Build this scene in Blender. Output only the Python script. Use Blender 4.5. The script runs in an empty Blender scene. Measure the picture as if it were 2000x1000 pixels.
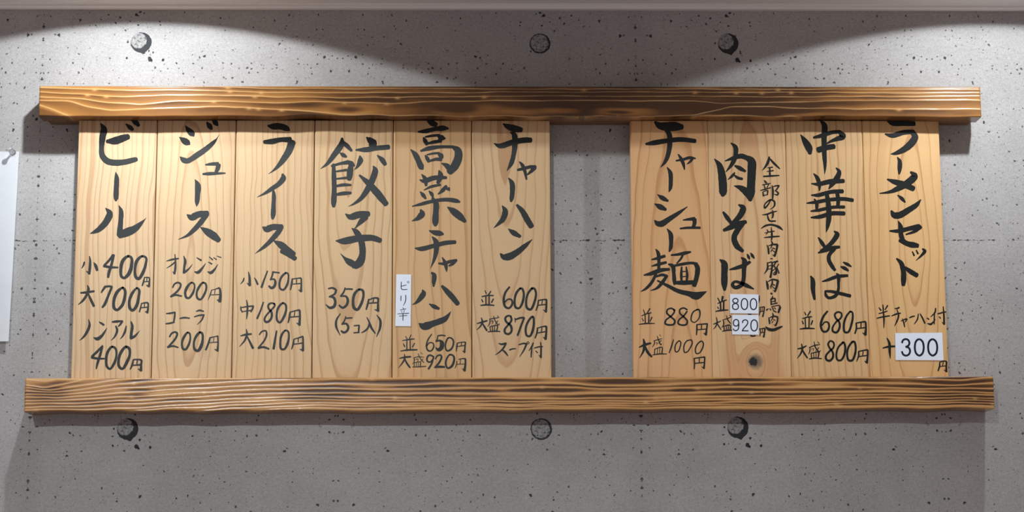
import bpy, bmesh, math, random
import numpy as np
from mathutils import Matrix, Vector

# ---------------------------------------------------------------- camera, world, lamps, exposure
SC = bpy.context.scene
COL = SC.collection
PI = math.pi
SC.view_settings.view_transform = 'Standard'
SC.view_settings.look = 'None'
SC.view_settings.gamma = 1.0
SC.view_settings.exposure = 0.0
SC.view_settings.use_curve_mapping = False

cam_d = bpy.data.cameras.new('camera')
cam = bpy.data.objects.new('camera', cam_d)
COL.objects.link(cam)
SC.camera = cam
cam_d.sensor_width = 36.0
cam_d.lens = 3893.06 * 36.0 / 2000.0
cam_d.clip_start = 0.05
yaw, pit, rol = -0.0213, 0.1619, -0.0042
r0 = Vector((math.cos(yaw), math.sin(yaw), 0))
f0 = Vector((-math.sin(yaw), math.cos(yaw), 0))
fw = f0 * math.cos(pit) + Vector((0, 0, math.sin(pit)))
up = -f0 * math.sin(pit) + Vector((0, 0, math.cos(pit)))
rr = r0 * math.cos(rol) + up * math.sin(rol)
uu = -r0 * math.sin(rol) + up * math.cos(rol)
M = Matrix.Identity(4)
for i in range(3):
    M[i][0], M[i][1], M[i][2] = rr[i], uu[i], -fw[i]
M.translation = Vector((-0.0786, -3.0155, 1.5068))
cam.matrix_world = M

world = bpy.data.worlds.new('world')
SC.world = world
world.use_nodes = True
bg = world.node_tree.nodes['Background']
bg.inputs[0].default_value = (1.0, 0.86, 0.85, 1)
bg.inputs[1].default_value = 0.315

CEIL = 2.396            # ceiling height
LAMP_Y = -0.285         # the two downlights, this far out from the wall
LAMP_X = (-0.583, 0.733)
for lx, power in zip(LAMP_X, (15.6, 11.8)):
    ld = bpy.data.lights.new('downlight_bulb', 'SPOT')
    ld.energy = power
    ld.color = (0.95, 0.99, 1.03)
    ld.spot_size = math.radians(142.5)
    ld.spot_blend = 0.04
    ld.shadow_soft_size = 0.010
    # the reflector throws more light downwards than sideways
    ld.use_nodes = True
    nt = ld.node_tree
    em = nt.nodes['Emission']
    ge = nt.nodes.new('ShaderNodeNewGeometry')
    sp = nt.nodes.new('ShaderNodeSeparateXYZ')
    sq = nt.nodes.new('ShaderNodeMath'); sq.operation = 'MULTIPLY'
    ma = nt.nodes.new('ShaderNodeMath'); ma.operation = 'MULTIPLY_ADD'
    ma.inputs[1].default_value = 0.54; ma.inputs[2].default_value = 0.51
    nt.links.new(ge.outputs['Incoming'], sp.inputs[0])
    nt.links.new(sp.outputs[2], sq.inputs[0]); nt.links.new(sp.outputs[2], sq.inputs[1])
    nt.links.new(sq.outputs[0], ma.inputs[0])
    nt.links.new(ma.outputs[0], em.inputs['Strength'])
    lo = bpy.data.objects.new('downlight_bulb', ld)
    lo.location = (lx, LAMP_Y, CEIL + 0.005)
    lo.rotation_euler = (math.radians(13), 0, 0)      # tipped towards the wall
    COL.objects.link(lo)
rd = bpy.data.lights.new('room_lamp', 'SPOT')       # a track lamp further back in the room
rd.energy = 350.0
rd.color = (0.92, 1.0, 1.04)
rd.shadow_soft_size = 0.03
rd.spot_size = math.radians(25)
rd.spot_blend = 1.0
ro = bpy.data.objects.new('room_lamp', rd)
ro.location = (-1.15, -5.0, 3.35)
ro.rotation_euler = (Vector((-0.16, 0.0, 1.72)) - Vector(ro.location)).to_track_quat('-Z', 'Y').to_euler()
COL.objects.link(ro)

# ---------------------------------------------------------------- helpers
def tag(o, label=None, cat=None, group=None, kind=None):
    if label: o['label'] = label
    if cat: o['category'] = cat
    if group: o['group'] = group
    if kind: o['kind'] = kind
    return o

def empty(name, loc):
    o = bpy.data.objects.new(name, None)
    o.location = loc
    o.empty_display_size = 0.05
    COL.objects.link(o)
    return o

def obj(name, mesh, mat, parent=None, smooth=False):
    o = bpy.data.objects.new(name, mesh)
    COL.objects.link(o)
    if mat: mesh.materials.append(mat)
    if parent: o.parent = parent
    if smooth:
        for p in mesh.polygons: p.use_smooth = True
    return o

def from_bm(name, bm):
    me = bpy.data.meshes.new(name)
    bm.normal_update()
    bm.to_mesh(me); bm.free()
    return me

def box_mesh(name, x0, x1, y0, y1, z0, z1, bev=0.0, seg=2):
    bm = bmesh.new()
    bmesh.ops.create_cube(bm, size=1)
    for v in bm.verts:
        v.co = Vector((x0 + (v.co.x + .5) * (x1 - x0), y0 + (v.co.y + .5) * (y1 - y0), z0 + (v.co.z + .5) * (z1 - z0)))
    if bev:
        bmesh.ops.bevel(bm, geom=bm.edges[:], offset=bev, segments=seg, profile=0.6, affect='EDGES')
    return from_bm(name, bm)

class NT:
    """small node-tree builder"""
    def __init__(self, name):
        self.m = bpy.data.materials.new(name)
        self.m.use_nodes = True
        self.t = self.m.node_tree
        self.b = self.t.nodes['Principled BSDF']
    def n(self, kind, **kw):
        nd = self.t.nodes.new(kind)
        for k, v in kw.items(): setattr(nd, k, v)
        return nd
    def put(self, sock, v):
        if v is None: return
        if hasattr(v, 'is_linked') or hasattr(v, 'links'): self.t.links.new(v, sock)
        else: sock.default_value = v
    def math(self, op, a, b=None, c=None, clamp=False):
        nd = self.n('ShaderNodeMath', operation=op, use_clamp=clamp)
        self.put(nd.inputs[0], a)
        if b is not None: self.put(nd.inputs[1], b)
        if c is not None: self.put(nd.inputs[2], c)
        return nd.outputs[0]
    def coord(self):
        return self.n('ShaderNodeTexCoord').outputs['Object']
    def sep(self, v):
        nd = self.n('ShaderNodeSeparateXYZ'); self.put(nd.inputs[0], v)
        return nd.outputs
    def comb(self, x, y, z):
        nd = self.n('ShaderNodeCombineXYZ')
        for i, a in enumerate((x, y, z)): self.put(nd.inputs[i], a)
        return nd.outputs[0]
    def noise(self, vec, scale, detail=2.0, rough=0.5, dist=0.0):
        nd = self.n('ShaderNodeTexNoise')
        self.put(nd.inputs['Vector'], vec)
        nd.inputs['Scale'].default_value = scale
        nd.inputs['Detail'].default_value = detail
        nd.inputs['Roughness'].default_value = rough
        nd.inputs['Distortion'].default_value = dist
        return nd.outputs[0]
    def voro(self, vec, scale):
        nd = self.n('ShaderNodeTexVoronoi')
        self.put(nd.inputs['Vector'], vec)
        nd.inputs['Scale'].default_value = scale
        return nd.outputs['Distance'], nd.outputs['Color']
    def step(self, v, a, b, lo=0.0, hi=1.0):
        nd = self.n('ShaderNodeMapRange', interpolation_type='SMOOTHSTEP')
        self.put(nd.inputs[0], v); self.put(nd.inputs[1], a); self.put(nd.inputs[2], b)
        nd.inputs[3].default_value = lo; nd.inputs[4].default_value = hi
        return nd.outputs[0]
    def mix(self, f, a, b):
        nd = self.n('ShaderNodeMix', data_type='RGBA')
        self.put(nd.inputs['Factor'], f)
        for s, v in ((nd.inputs[6], a), (nd.inputs[7], b)):
            self.put(s, (*v, 1) if isinstance(v, tuple) and len(v) == 3 else v)
        return nd.outputs[2]
    def attr(self, name):
        return self.n('ShaderNodeAttribute', attribute_name=name).outputs['Fac']
    def bump(self, h, strength, dist):
        nd = self.n('ShaderNodeBump')
        nd.inputs['Strength'].default_value = strength
        nd.inputs['Distance'].default_value = dist
        self.put(nd.inputs['Height'], h)
        self.t.links.new(nd.outputs[0], self.b.inputs['Normal'])
    def done(self, col, rough=0.6, spec=0.5):
        self.put(self.b.inputs['Base Color'], (*col, 1) if isinstance(col, tuple) else col)
        self.put(self.b.inputs['Roughness'], rough)
        self.b.inputs['Specular IOR Level'].default_value = spec
        return self.m

def plain(name, col, rough=0.6, spec=0.5):
    return NT(name).done(col, rough, spec)

# ---------------------------------------------------------------- materials
def mat_concrete():
    t = NT('concrete_wallpaper')
    x, y, z = t.sep(t.coord())
    # the paper repeats: its pattern is mirrored at each seam, 0.92 m apart
    u = t.math('PINGPONG', t.math('ADD', x, 0.741 + 0.921 * 4), 0.4605)
    p = t.comb(u, z, 0.0)
    big = t.noise(t.comb(x, z, 0.3), 4.5, 5, 0.62)
    mid = t.noise(p, 22, 4, 0.6)
    fine = t.noise(t.comb(x, z, 1.7), 520, 2, 0.7)
    grit = t.noise(p, 210, 3, 0.65)
    v = t.math('MULTIPLY_ADD', big, 0.46, 0.68)
    v = t.math('MULTIPLY', v, t.math('MULTIPLY_ADD', mid, 0.20, 0.90))
    v = t.math('MULTIPLY', v, t.math('MULTIPLY_ADD', fine, 0.80, 0.60))
    v = t.math('MULTIPLY', v, t.math('MULTIPLY_ADD', grit, 0.50, 0.75))
    g = t.math('MULTIPLY', v, 0.395)
    base = t.comb(g, t.math('MULTIPLY', g, 0.985), t.math('MULTIPLY', g, 0.965))
    wob = t.noise(p, 160, 2, 0.5)
    pd = t.comb(t.math('MULTIPLY_ADD', wob, 0.006, u), t.math('MULTIPLY_ADD', t.noise(p, 130, 2, 0.5), 0.008, z), 0.0)
    clump = t.noise(p, 9, 2, 0.5)
    pits = None
    for sc, r_lo, r_hi, thr, strength in ((31, 0.03, 0.085, 0.36, 0.96), (64, 0.05, 0.150, 0.42, 0.95), (130, 0.09, 0.24, 0.44, 0.85), (230, 0.10, 0.28, 0.50, 0.4)):
        d, c = t.voro(pd, sc)
        cr, cg, cb = t.sep(c)
        on = t.math('GREATER_THAN', t.math('MULTIPLY_ADD', clump, 1.5, t.math('SUBTRACT', cr, 0.80)), thr)
        rad = t.math('MULTIPLY_ADD', t.math('POWER', cg, 2.0), r_hi - r_lo, r_lo)
        m = t.step(d, t.math('MULTIPLY', rad, 0.75), t.math('MULTIPLY', rad, 1.25), 1.0, 0.0)
        m = t.math('MULTIPLY', t.math('MULTIPLY', m, on), strength)
        pits = m if pits is None else t.math('MAXIMUM', pits, m)
    # seams: broken dark lines, upright every 0.92 m and one level
    du = t.math('ADD', u, t.math('MULTIPLY_ADD', t.noise(t.comb(0.0, z, 4.0), 120, 3, 0.7), 0.005, -0.0025))
    wv = t.step(t.noise(t.comb(t.math('MULTIPLY', u, 0.6), z, 2.0), 95, 5, 0.75), 0.50, 0.72, 0.0, 0.0040)
    seam = t.math('LESS_THAN', t.math('ABSOLUTE', du), wv)
    dz = t.math('ADD', t.math('SUBTRACT', z, 2.0235), t.math('MULTIPLY_ADD', t.noise(t.comb(x, 0.0, 4.0), 30, 3, 0.6), 0.006, -0.003))
    wh = t.step(t.noise(t.comb(x, t.math('MULTIPLY', z, 0.6), 2.0), 110, 5, 0.75), 0.46, 0.74, 0.0, 0.0030)
    seam2 = t.math('LESS_THAN', t.math('ABSOLUTE', dz), wh)
    pits = t.math('MAXIMUM', pits, t.math('MULTIPLY', t.math('MAXIMUM', seam, seam2), 0.9))
    shade = t.step(t.math('ABSOLUTE', u), 0.0, 0.035, 0.93, 1.0)
    bright = t.n('ShaderNodeMix', data_type='RGBA', blend_type='MULTIPLY')
    bright.inputs[0].default_value = 1
    t.put(bright.inputs[6], base); t.put(bright.inputs[7], t.comb(shade, shade, shade))
    col = t.mix(pits, bright.outputs[2], (0.022, 0.019, 0.020))
    t.bump(t.math('MULTIPLY_ADD', pits, -0.6, fine), 0.12, 0.001)
    return t.done(col, 0.72, 0.3)

def mat_plank(k, xc, z0, taper, sp, tint, red, seed, knot=None):
    t = NT('plank_wood_%d' % k)
    x, y, z = t.sep(t.coord())
    w1 = t.noise(t.comb(x, t.math('MULTIPLY', z, 0.35), seed), 22, 2, 0.5)
    w2 = t.noise(t.comb(seed, 0.0, z), 5, 2, 0.5)
    xx = t.math('ADD', t.math('SUBTRACT', x, xc), t.math('MULTIPLY_ADD', w2, 0.016, -0.008))
    zz = t.math('MULTIPLY', t.math('SUBTRACT', z, z0), taper)
    r = t.math('SQRT', t.math('ADD', t.math('ADD', t.math('POWER', t.math('ABSOLUTE', xx), 2.0), t.math('POWER', t.math('ABSOLUTE', zz), 2.0)), 0.00002))
    r = t.math('ADD', r, t.math('MULTIPLY_ADD', w1, 0.012, -0.006))
    if knot:
        kx, kz, kr = knot
        ex = t.math('SUBTRACT', x, kx); ez = t.math('MULTIPLY', t.math('SUBTRACT', z, kz), 0.55)
        kd = t.math('SQRT', t.math('ADD', t.math('MULTIPLY', ex, ex), t.math('MULTIPLY', ez, ez)))
        r = t.math('ADD', r, t.step(kd, 0.0, 0.03, 0.035, 0.0))
    ring = t.math('DIVIDE', r, sp)
    ring = t.math('ADD', ring, t.math('MULTIPLY_ADD', t.noise(t.comb(ring, 0.0, seed), 0.9, 1), 1.6, 0.0))
    fr = t.math('FRACT', ring)
    late = t.math('ADD', t.math('MULTIPLY', t.step(fr, 0.30, 0.90), 0.22), t.math('MULTIPLY', t.step(fr, 0.72, 0.90), 0.78))
    late = t.math('MULTIPLY', late, t.step(fr, 0.95, 1.0, 1.0, 0.0))
    late = t.math('MULTIPLY', late, t.math('MULTIPLY_ADD', t.noise(t.comb(t.math('FLOOR', ring), t.math('MULTIPLY', z, 3.0), seed), 1.3, 2), 1.1, 0.15), clamp=True)
    heart = t.step(t.noise(t.comb(t.math('MULTIPLY', ring, 0.35), t.math('MULTIPLY', z, 1.2), seed + 3.1), 1.6, 2, 0.5), 0.52, 0.70)
    fib = t.noise(t.comb(t.math('MULTIPLY', x, 900), t.math('MULTIPLY', z, 14), seed), 1.0, 3, 0.6)
    early = tuple(a * b for a, b in zip((0.605, 0.425, 0.236), tint))
    dark = tuple(a * b for a, b in zip((0.400, 0.215, 0.090), tint))
    redc = tuple(a * b for a, b in zip((0.470, 0.250, 0.120), tint))
    c = t.mix(t.math('MULTIPLY', heart, red), early, redc)
    c = t.mix(t.math('MULTIPLY', late, 0.88), c, dark)
    if k == 1:      # a pale round resin spot near the foot
        sx = t.math('SUBTRACT', x, 0.0206); sz = t.math('SUBTRACT', z, 0.040)
        sd = t.math('SQRT', t.math('ADD', t.math('MULTIPLY', sx, sx), t.math('MULTIPLY', sz, sz)))
        c = t.mix(t.math('MULTIPLY', t.step(sd, 0.0095, 0.0115, 1.0, 0.0), t.math('MULTIPLY_ADD', t.step(t.math('PINGPONG', sd, 0.0020), 0.0006, 0.0014), 0.25, 0.12)), c, (0.40, 0.27, 0.17))
    if knot:
        wob = t.math('MULTIPLY_ADD', t.noise(t.comb(x, z, 9.0), 260, 3, 0.6), 0.006, -0.003)
        kk = t.math('ADD', t.math('SQRT', t.math('ADD', t.math('MULTIPLY', ex, ex), t.math('MULTIPLY', t.math('SUBTRACT', z, kz), t.math('SUBTRACT', z, kz)))), wob)
        c = t.mix(t.step(kk, kr * 0.5, kr * 1.25, 0.85, 0.0), c, (0.11, 0.085, 0.06))
        k2 = t.math('ADD', t.math('SQRT', t.math('ADD', t.math('POWER', t.math('ABSOLUTE', t.math('ADD', ex, 0.003)), 2.0), t.math('POWER', t.math('ABSOLUTE', t.math('SUBTRACT', z, kz)), 2.0))), wob)
        c = t.mix(t.step(k2, kr * 0.40, kr * 0.62, 1.0, 0.0), c, (0.012, 0.010, 0.009))
    hs = t.n('ShaderNodeHueSaturation')
    t.put(hs.inputs['Value'], t.math('MULTIPLY_ADD', fib, 0.16, 0.92))
    t.put(hs.inputs['Color'], c)
    t.bump(fib, 0.06, 0.0006)
    return t.done(hs.outputs[0], 0.52, 0.35)

def mat_scorched(name, pale, toast, crest):
    t = NT(name)
    x, y, z = t.sep(t.coord())
    burn = t.attr('burn'); ridge = t.attr('ridge')
    fib = t.noise(t.comb(t.math('MULTIPLY', x, 20), t.math('MULTIPLY', y, 500), t.math('MULTIPLY', z, 900)), 1.0, 3, 0.65)
    speck = t.noise(t.comb(x, y, z), 700, 2, 0.7)
    bb = t.math('ADD', burn, t.math('MULTIPLY_ADD', speck, 0.16, -0.08))
    bb = t.math('ADD', bb, t.math('MULTIPLY_ADD', fib, 0.05, -0.025), clamp=True)
    cr = t.n('ShaderNodeValToRGB')
    t.put(cr.inputs[0], bb)
    e = cr.color_ramp.elements
    e[0].position, e[0].color = 0.0, (*pale, 1)
    e[1].position, e[1].color = 1.0, (0.048, 0.022, 0.009, 1)
    for pos, c in ((0.25, (*toast, 1)), (0.5, (0.205, 0.088, 0.024, 1)), (0.75, (0.105, 0.044, 0.013, 1))):
        el = e.new(pos); el.color = c
    col = t.mix(t.math('MULTIPLY', ridge, 0.75), cr.outputs[0], crest)
    t.bump(fib, 0.02, 0.0004)
    return t.done(col, 0.25, 0.45)

def mat_paper(name, col):
    t = NT(name)
    f = t.noise(t.coord(), 900, 2, 0.6)
    hs = t.n('ShaderNodeHueSaturation')
    t.put(hs.inputs['Value'], t.math('MULTIPLY_ADD', f, 0.06, 0.97))
    hs.inputs['Color'].default_value = (*col, 1)
    return t.done(hs.outputs[0], 0.6, 0.3)

def mat_ink(name, col, rough):
    t = NT(name)
    f = t.noise(t.coord(), 160, 3, 0.65)
    hs = t.n('ShaderNodeHueSaturation')
    t.put(hs.inputs['Value'], t.math('MULTIPLY_ADD', f, 1.1, 0.45))
    hs.inputs['Color'].default_value = (*col, 1)
    return t.done(hs.outputs[0], rough, 0.28)

CONC = mat_concrete()
SCORCH_U = mat_scorched('scorched_cedar', (0.500, 0.275, 0.090), (0.300, 0.135, 0.034), (0.560, 0.360, 0.170))
SCORCH_L = mat_scorched('scorched_cedar_pale', (0.560, 0.310, 0.118), (0.375, 0.180, 0.055), (0.575, 0.330, 0.140))
WHITE = plain('white_paint', (0.86, 0.84, 0.82), 0.5)
INK = mat_ink('brush_ink', (0.0075, 0.0092, 0.0088), 0.40)
PRINT = mat_ink('printed_ink', (0.008, 0.010, 0.018), 0.5)
LABEL = mat_paper('label_paper', (0.72, 0.79, 0.89))
SHEET = mat_paper('sheet_paper', (0.86, 0.89, 0.92))

# ---------------------------------------------------------------- the setting: wall, cornice, ceiling
WX0, WX1 = -1.6, 1.6
wall = tag(obj('wall_back', box_mesh('wall_back', WX0, WX1, 0.0, 0.10, 0.0, 2.75), CONC), kind='structure')

# cornice: a thin moulding with a rounded nose along the top of the wall
prof = [(0.0, 0.0), (-0.0075, 0.0), (-0.0095, 0.0008), (-0.0105, 0.0022), (-0.0105, 0.0036), (-0.0092, 0.0044), (-0.0100, 0.0056), (-0.0130, 0.0064), (-0.0135, 0.0074), (0.0, 0.0074)]
bm = bmesh.new()
rows = []
for xx in (WX0, WX1):
    rows.append([bm.verts.new((xx, y, 2.3888 + z)) for y, z in prof])
n = len(prof)
for i in range(n):
    bm.faces.new((rows[0][i], rows[0][(i + 1) % n], rows[1][(i + 1) % n], rows[1][i]))
bm.faces.new(rows[0][::-1]); bm.faces.new(rows[1])
tag(obj('trim_1', from_bm('trim_1', bm), WHITE), kind='structure')

# ceiling with two round openings for the downlights
bm = bmesh.new()
HOLE = 0.062
def loop(pts):
    vs = [bm.verts.new((p[0], p[1], CEIL)) for p in pts]
    return [bm.edges.new((vs[i], vs[(i + 1) % len(vs)])) for i in range(len(vs))]
eds = loop([(WX0, 0.0), (WX1, 0.0), (WX1, -1.0), (WX0, -1.0)])
for lx in LAMP_X:
    eds += loop([(lx + HOLE * math.cos(a * PI / 24), LAMP_Y + HOLE * math.sin(a * PI / 24)) for a in range(48)])
bmesh.ops.triangle_fill(bm, edges=eds, use_beauty=True)
tag(obj('ceiling', from_bm('ceiling', bm), WHITE), kind='structure')

# form-tie marks: flat round marks that belong to the printed wall covering (the same
# picture repeats at every seam, whatever the lamps do), each a shape of its own
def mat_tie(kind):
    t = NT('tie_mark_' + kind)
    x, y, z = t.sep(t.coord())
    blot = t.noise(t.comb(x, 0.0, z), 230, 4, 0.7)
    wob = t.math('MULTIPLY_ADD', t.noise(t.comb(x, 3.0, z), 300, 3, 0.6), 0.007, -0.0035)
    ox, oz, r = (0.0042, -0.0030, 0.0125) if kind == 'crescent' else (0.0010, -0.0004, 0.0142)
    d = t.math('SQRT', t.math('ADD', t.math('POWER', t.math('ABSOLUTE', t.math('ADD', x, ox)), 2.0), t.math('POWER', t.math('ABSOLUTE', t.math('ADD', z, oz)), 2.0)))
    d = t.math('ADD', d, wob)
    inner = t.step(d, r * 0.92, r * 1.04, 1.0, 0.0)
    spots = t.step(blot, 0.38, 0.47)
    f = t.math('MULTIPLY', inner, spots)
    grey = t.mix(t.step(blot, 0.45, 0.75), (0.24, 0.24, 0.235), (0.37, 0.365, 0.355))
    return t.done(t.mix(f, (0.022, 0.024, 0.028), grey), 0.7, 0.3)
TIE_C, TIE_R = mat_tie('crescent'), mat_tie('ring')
rnd = random.Random(5)
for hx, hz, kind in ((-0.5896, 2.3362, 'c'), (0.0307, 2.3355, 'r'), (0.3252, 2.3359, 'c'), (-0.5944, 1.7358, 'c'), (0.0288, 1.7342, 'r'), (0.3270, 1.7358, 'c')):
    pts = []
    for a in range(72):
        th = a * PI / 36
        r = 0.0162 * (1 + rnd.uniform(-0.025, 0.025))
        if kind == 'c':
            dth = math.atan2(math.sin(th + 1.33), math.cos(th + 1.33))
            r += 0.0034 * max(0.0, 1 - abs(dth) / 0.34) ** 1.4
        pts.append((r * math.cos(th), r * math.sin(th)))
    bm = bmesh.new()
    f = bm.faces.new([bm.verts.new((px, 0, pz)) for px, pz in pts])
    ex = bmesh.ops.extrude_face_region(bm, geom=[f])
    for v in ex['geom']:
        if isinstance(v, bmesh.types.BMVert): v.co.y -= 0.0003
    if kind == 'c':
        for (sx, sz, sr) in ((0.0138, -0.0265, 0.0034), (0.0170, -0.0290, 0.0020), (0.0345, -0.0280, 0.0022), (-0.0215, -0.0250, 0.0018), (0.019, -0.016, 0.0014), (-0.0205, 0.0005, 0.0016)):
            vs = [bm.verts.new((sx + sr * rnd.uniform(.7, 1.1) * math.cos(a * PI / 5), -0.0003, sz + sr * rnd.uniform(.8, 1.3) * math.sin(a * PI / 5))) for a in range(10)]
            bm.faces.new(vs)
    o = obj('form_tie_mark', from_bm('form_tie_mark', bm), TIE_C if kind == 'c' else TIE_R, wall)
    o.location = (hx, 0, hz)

# ---------------------------------------------------------------- downlights in the ceiling
GLOW = bpy.data.materials.new('lamp_glass'); GLOW.use_nodes = True
gb = GLOW.node_tree.nodes['Principled BSDF']
gb.inputs['Emission Color'].default_value = (0.97, 0.99, 1, 1); gb.inputs['Emission Strength'].default_value = 2.0
for lx, where in zip(LAMP_X, ('above the left end of the upper rail', 'above the right end of the upper rail')):
    dl = tag(empty('ceiling_downlight', (lx, LAMP_Y, CEIL)), 'small round recessed downlight in the white ceiling ' + where, 'ceiling light', 'downlights along the wall')
    bm = bmesh.new()
    ring = []
    for r, z in ((0.0605, 0.03), (0.0605, 0.0), (0.064, -0.0008), (0.072, -0.0008), (0.0735, 0.0), (0.063, 0.0003)):
        ring.append([bm.verts.new((r * math.cos(a * PI / 24), r * math.sin(a * PI / 24), z)) for a in range(48)])
    for j in range(len(ring) - 1):
        for a in range(48):
            bm.faces.new((ring[j][a], ring[j][(a + 1) % 48], ring[j + 1][(a + 1) % 48], ring[j + 1][a]))
    obj('trim_ring', from_bm('trim_ring', bm), WHITE, dl, True)
    bm = bmesh.new()
    bmesh.ops.create_circle(bm, cap_ends=True, radius=0.060, segments=48)
    for v in bm.verts: v.co.z = 0.022
    obj('lamp_glass', from_bm('lamp_glass', bm), GLOW, dl)

# ---------------------------------------------------------------- scorched beams
# (ridge tables: position along the beam, fraction down its face)
UPPER = [   # ridges of hard grain: (column, fraction down the face)
    [(77, -.25), (160, -.16), (300, -.05), (420, .02), (525, .08), (700, .09), (850, .08), (1020, .08), (1340, .075), (1600, .09), (1915, .09)],
    [(77, .05), (160, .09), (272, .16), (350, .14), (430, .17), (525, .21), (650, .22), (800, .21), (1020, .19), (1180, .18), (1340, .18), (1500, .19), (1700, .21), (1915, .20)],
    [(77, .20), (160, .29), (240, .36), (330, .30), (450, .31), (525, .36), (650, .39), (720, .37), (850, .36), (1020, .31), (1180, .33), (1340, .31), (1500, .34), (1700, .33), (1915, .31)],
    [(77, .37), (160, .43), (192, .52), (272, .62), (340, .50), (450, .52), (560, .55), (640, .53), (760, .57), (850, .50), (1020, .46), (1180, .455), (1340, .48), (1400, .54), (1550, .50), (1700, .46), (1915, .44)],
    [(77, .48), (136, .50), (168, .68), (216, .80), (320, .74), (430, .68), (540, .76), (640, .92), (760, .97), (850, .97), (1100, 1.0), (1250, .99), (1350, .96), (1420, .66), (1500, .66), (1560, .71), (1640, .74), (1700, .75), (1915, .75)],
    [(77, .62), (110, .80), (137, 1.0), (180, 1.2), (400, 1.1), (700, 1.3), (1300, 1.3), (1345, 1.0), (1420, .93), (1500, 1.0), (1545, .97), (1600, 1.08), (1915, 1.04)],
]
LOWER = [
    [(49, .05), (90, .10), (110, .03), (150, -.1), (1950, -.12)],
    [(49, .2), (85, .30), (112, .2), (144, .1), (180, .0), (232, -.1), (1950, -.1)],
    [(49, .29), (96, .38), (144, .25), (192, .14), (232, .05), (300, -.04), (1950, -.04)],
    [(49, .385), (110, .44), (160, .34), (208, .24), (290, .11), (380, .04), (500, -.02), (1950, -.02)],
    [(49, .47), (110, .52), (160, .45), (208, .36), (320, .24), (450, .14), (560, .07), (650, .03), (900, .0), (1200, .01), (1500, .01), (1780, .03), (1880, .12), (1940, .02)],
    [(49, .56), (110, .61), (180, .52), (250, .45), (320, .38), (450, .27), (560, .22), (650, .19), (750, .25), (850, .20), (950, .17), (1100, .17), (1165, .27), (1300, .24), (1420, .16), (1600, .17), (1750, .21), (1860, .28), (1940, .20)],
    [(49, .66), (110, .69), (200, .62), (300, .54), (450, .40), (560, .35), (650, .33), (750, .38), (820, .34), (920, .32), (975, .34), (1030, .29), (1120, .30), (1170, .37), (1300, .34), (1420, .31), (1600, .32), (1750, .36), (1940, .38)],
    [(49, .76), (120, .78), (200, .73), (300, .66), (450, .54), (560, .48), (650, .47), (750, .50), (800, .47), (950, .49), (1100, .50), (1300, .49), (1420, .46), (1600, .46), (1750, .48), (1940, .50)],
    [(49, .87), (120, .88), (200, .83), (300, .77), (450, .65), (560, .60), (650, .59), (800, .61), (950, .65), (1100, .65), (1300, .63), (1500, .58), (1750, .57), (1940, .59)],
    [(49, .96), (200, .95), (300, .88), (450, .75), (560, .70), (650, .69), (800, .70), (950, .74), (1300, .74), (1500, .67), (1940, .67)],
    [(200, 1.05), (300, .97), (450, .85), (560, .79), (650, .78), (1000, .81), (1300, .81), (1500, .76), (1940, .75)],
    [(300, 1.08), (450, .94), (560, .88), (650, .86), (1000, .87), (1300, .88), (1500, .84), (1940, .83)],
    [(450, 1.03), (560, .96), (650, .94), (1000, .94), (1300, .94), (1500, .91), (1940, .91)],
]
# burnt patches: (column, fraction, half-length in columns, half-height, strength)
BURN_U = [(675, .77, 30, .10, .9), (885, .73, 42, .13, .95), (1205, .86, 24, .055, 1.0), (720, .50, 70, .10, .5), (560, .66, 90, .10, .35), (1880, .9, 22, .06, .25),
          (1100, .60, 140, .12, .4), (1350, .60, 200, .16, .55), (1460, .85, 120, .12, .5), (1000, .45, 120, .1, .25), (750, .30, 90, .08, .35), (1620, .62, 60, .12, .25), (660, .40, 60, .1, .35)]
LITE_U = [(675, .77, 58, .20, .55), (905, .78, 70, .24, .45), (1090, .80, 40, .10, .6), (1215, .83, 55, .13, .65), (1010, .84, 40, .08, .4), (1560, .93, 45, .06, .5), (1400, .95, 40, .05, .4)]
BURN_L = [(85, .30, 30, .03, .5), (90, .45, 42, .32, .75), (125, .15, 30, .07, .5), (270, .38, 26, .10, .8), (270, .56, 30, .05, .8), (272, .08, 26, .07, .45), (200, .75, 60, .06, .35), (345, .66, 40, .1, .5), (640, .35, 60, .16, .55), (620, .6, 70, .2, .6),
          (820, .25, 60, .08, .7), (690, .40, 50, .06, .45), (935, .41, 30, .06, .6), (1010, .39, 22, .06, .6), (1090, .38, 70, .07, .6), (1210, .12, 60, .10, .4), (1330, .42, 22, .07, .8), (1190, .60, 100, .05, .6), (940, .60, 80, .06, .4),
          (1450, .14, 80, .1, .45), (1580, .14, 60, .07, .6), (1560, .40, 140, .06, .45), (1480, .55, 160, .05, .4), (1700, .14, 60, .12, .35), (1720, .35, 90, .07, .5), (1750, .56, 100, .06, .45), (1860, .35, 70, .30, .55), (1900, .85, 60, .2, .3), (1920, .4, 30, .4, .25), (1850, .95, 40, .06, .5), (400, .25, 50, .05, .35), (430, .72, 50, .05, .35)]
LITE_L = [(1110, .13, 60, .1, .4)]

def smooth1d(rs, n, k):
    a = rs.rand(n + 2 * k)
    a = np.convolve(a, np.hanning(2 * k + 1) / np.hanning(2 * k + 1).sum(), 'valid')[:n]
    return (a - a.mean()) / (a.std() + 1e-6)

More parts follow.
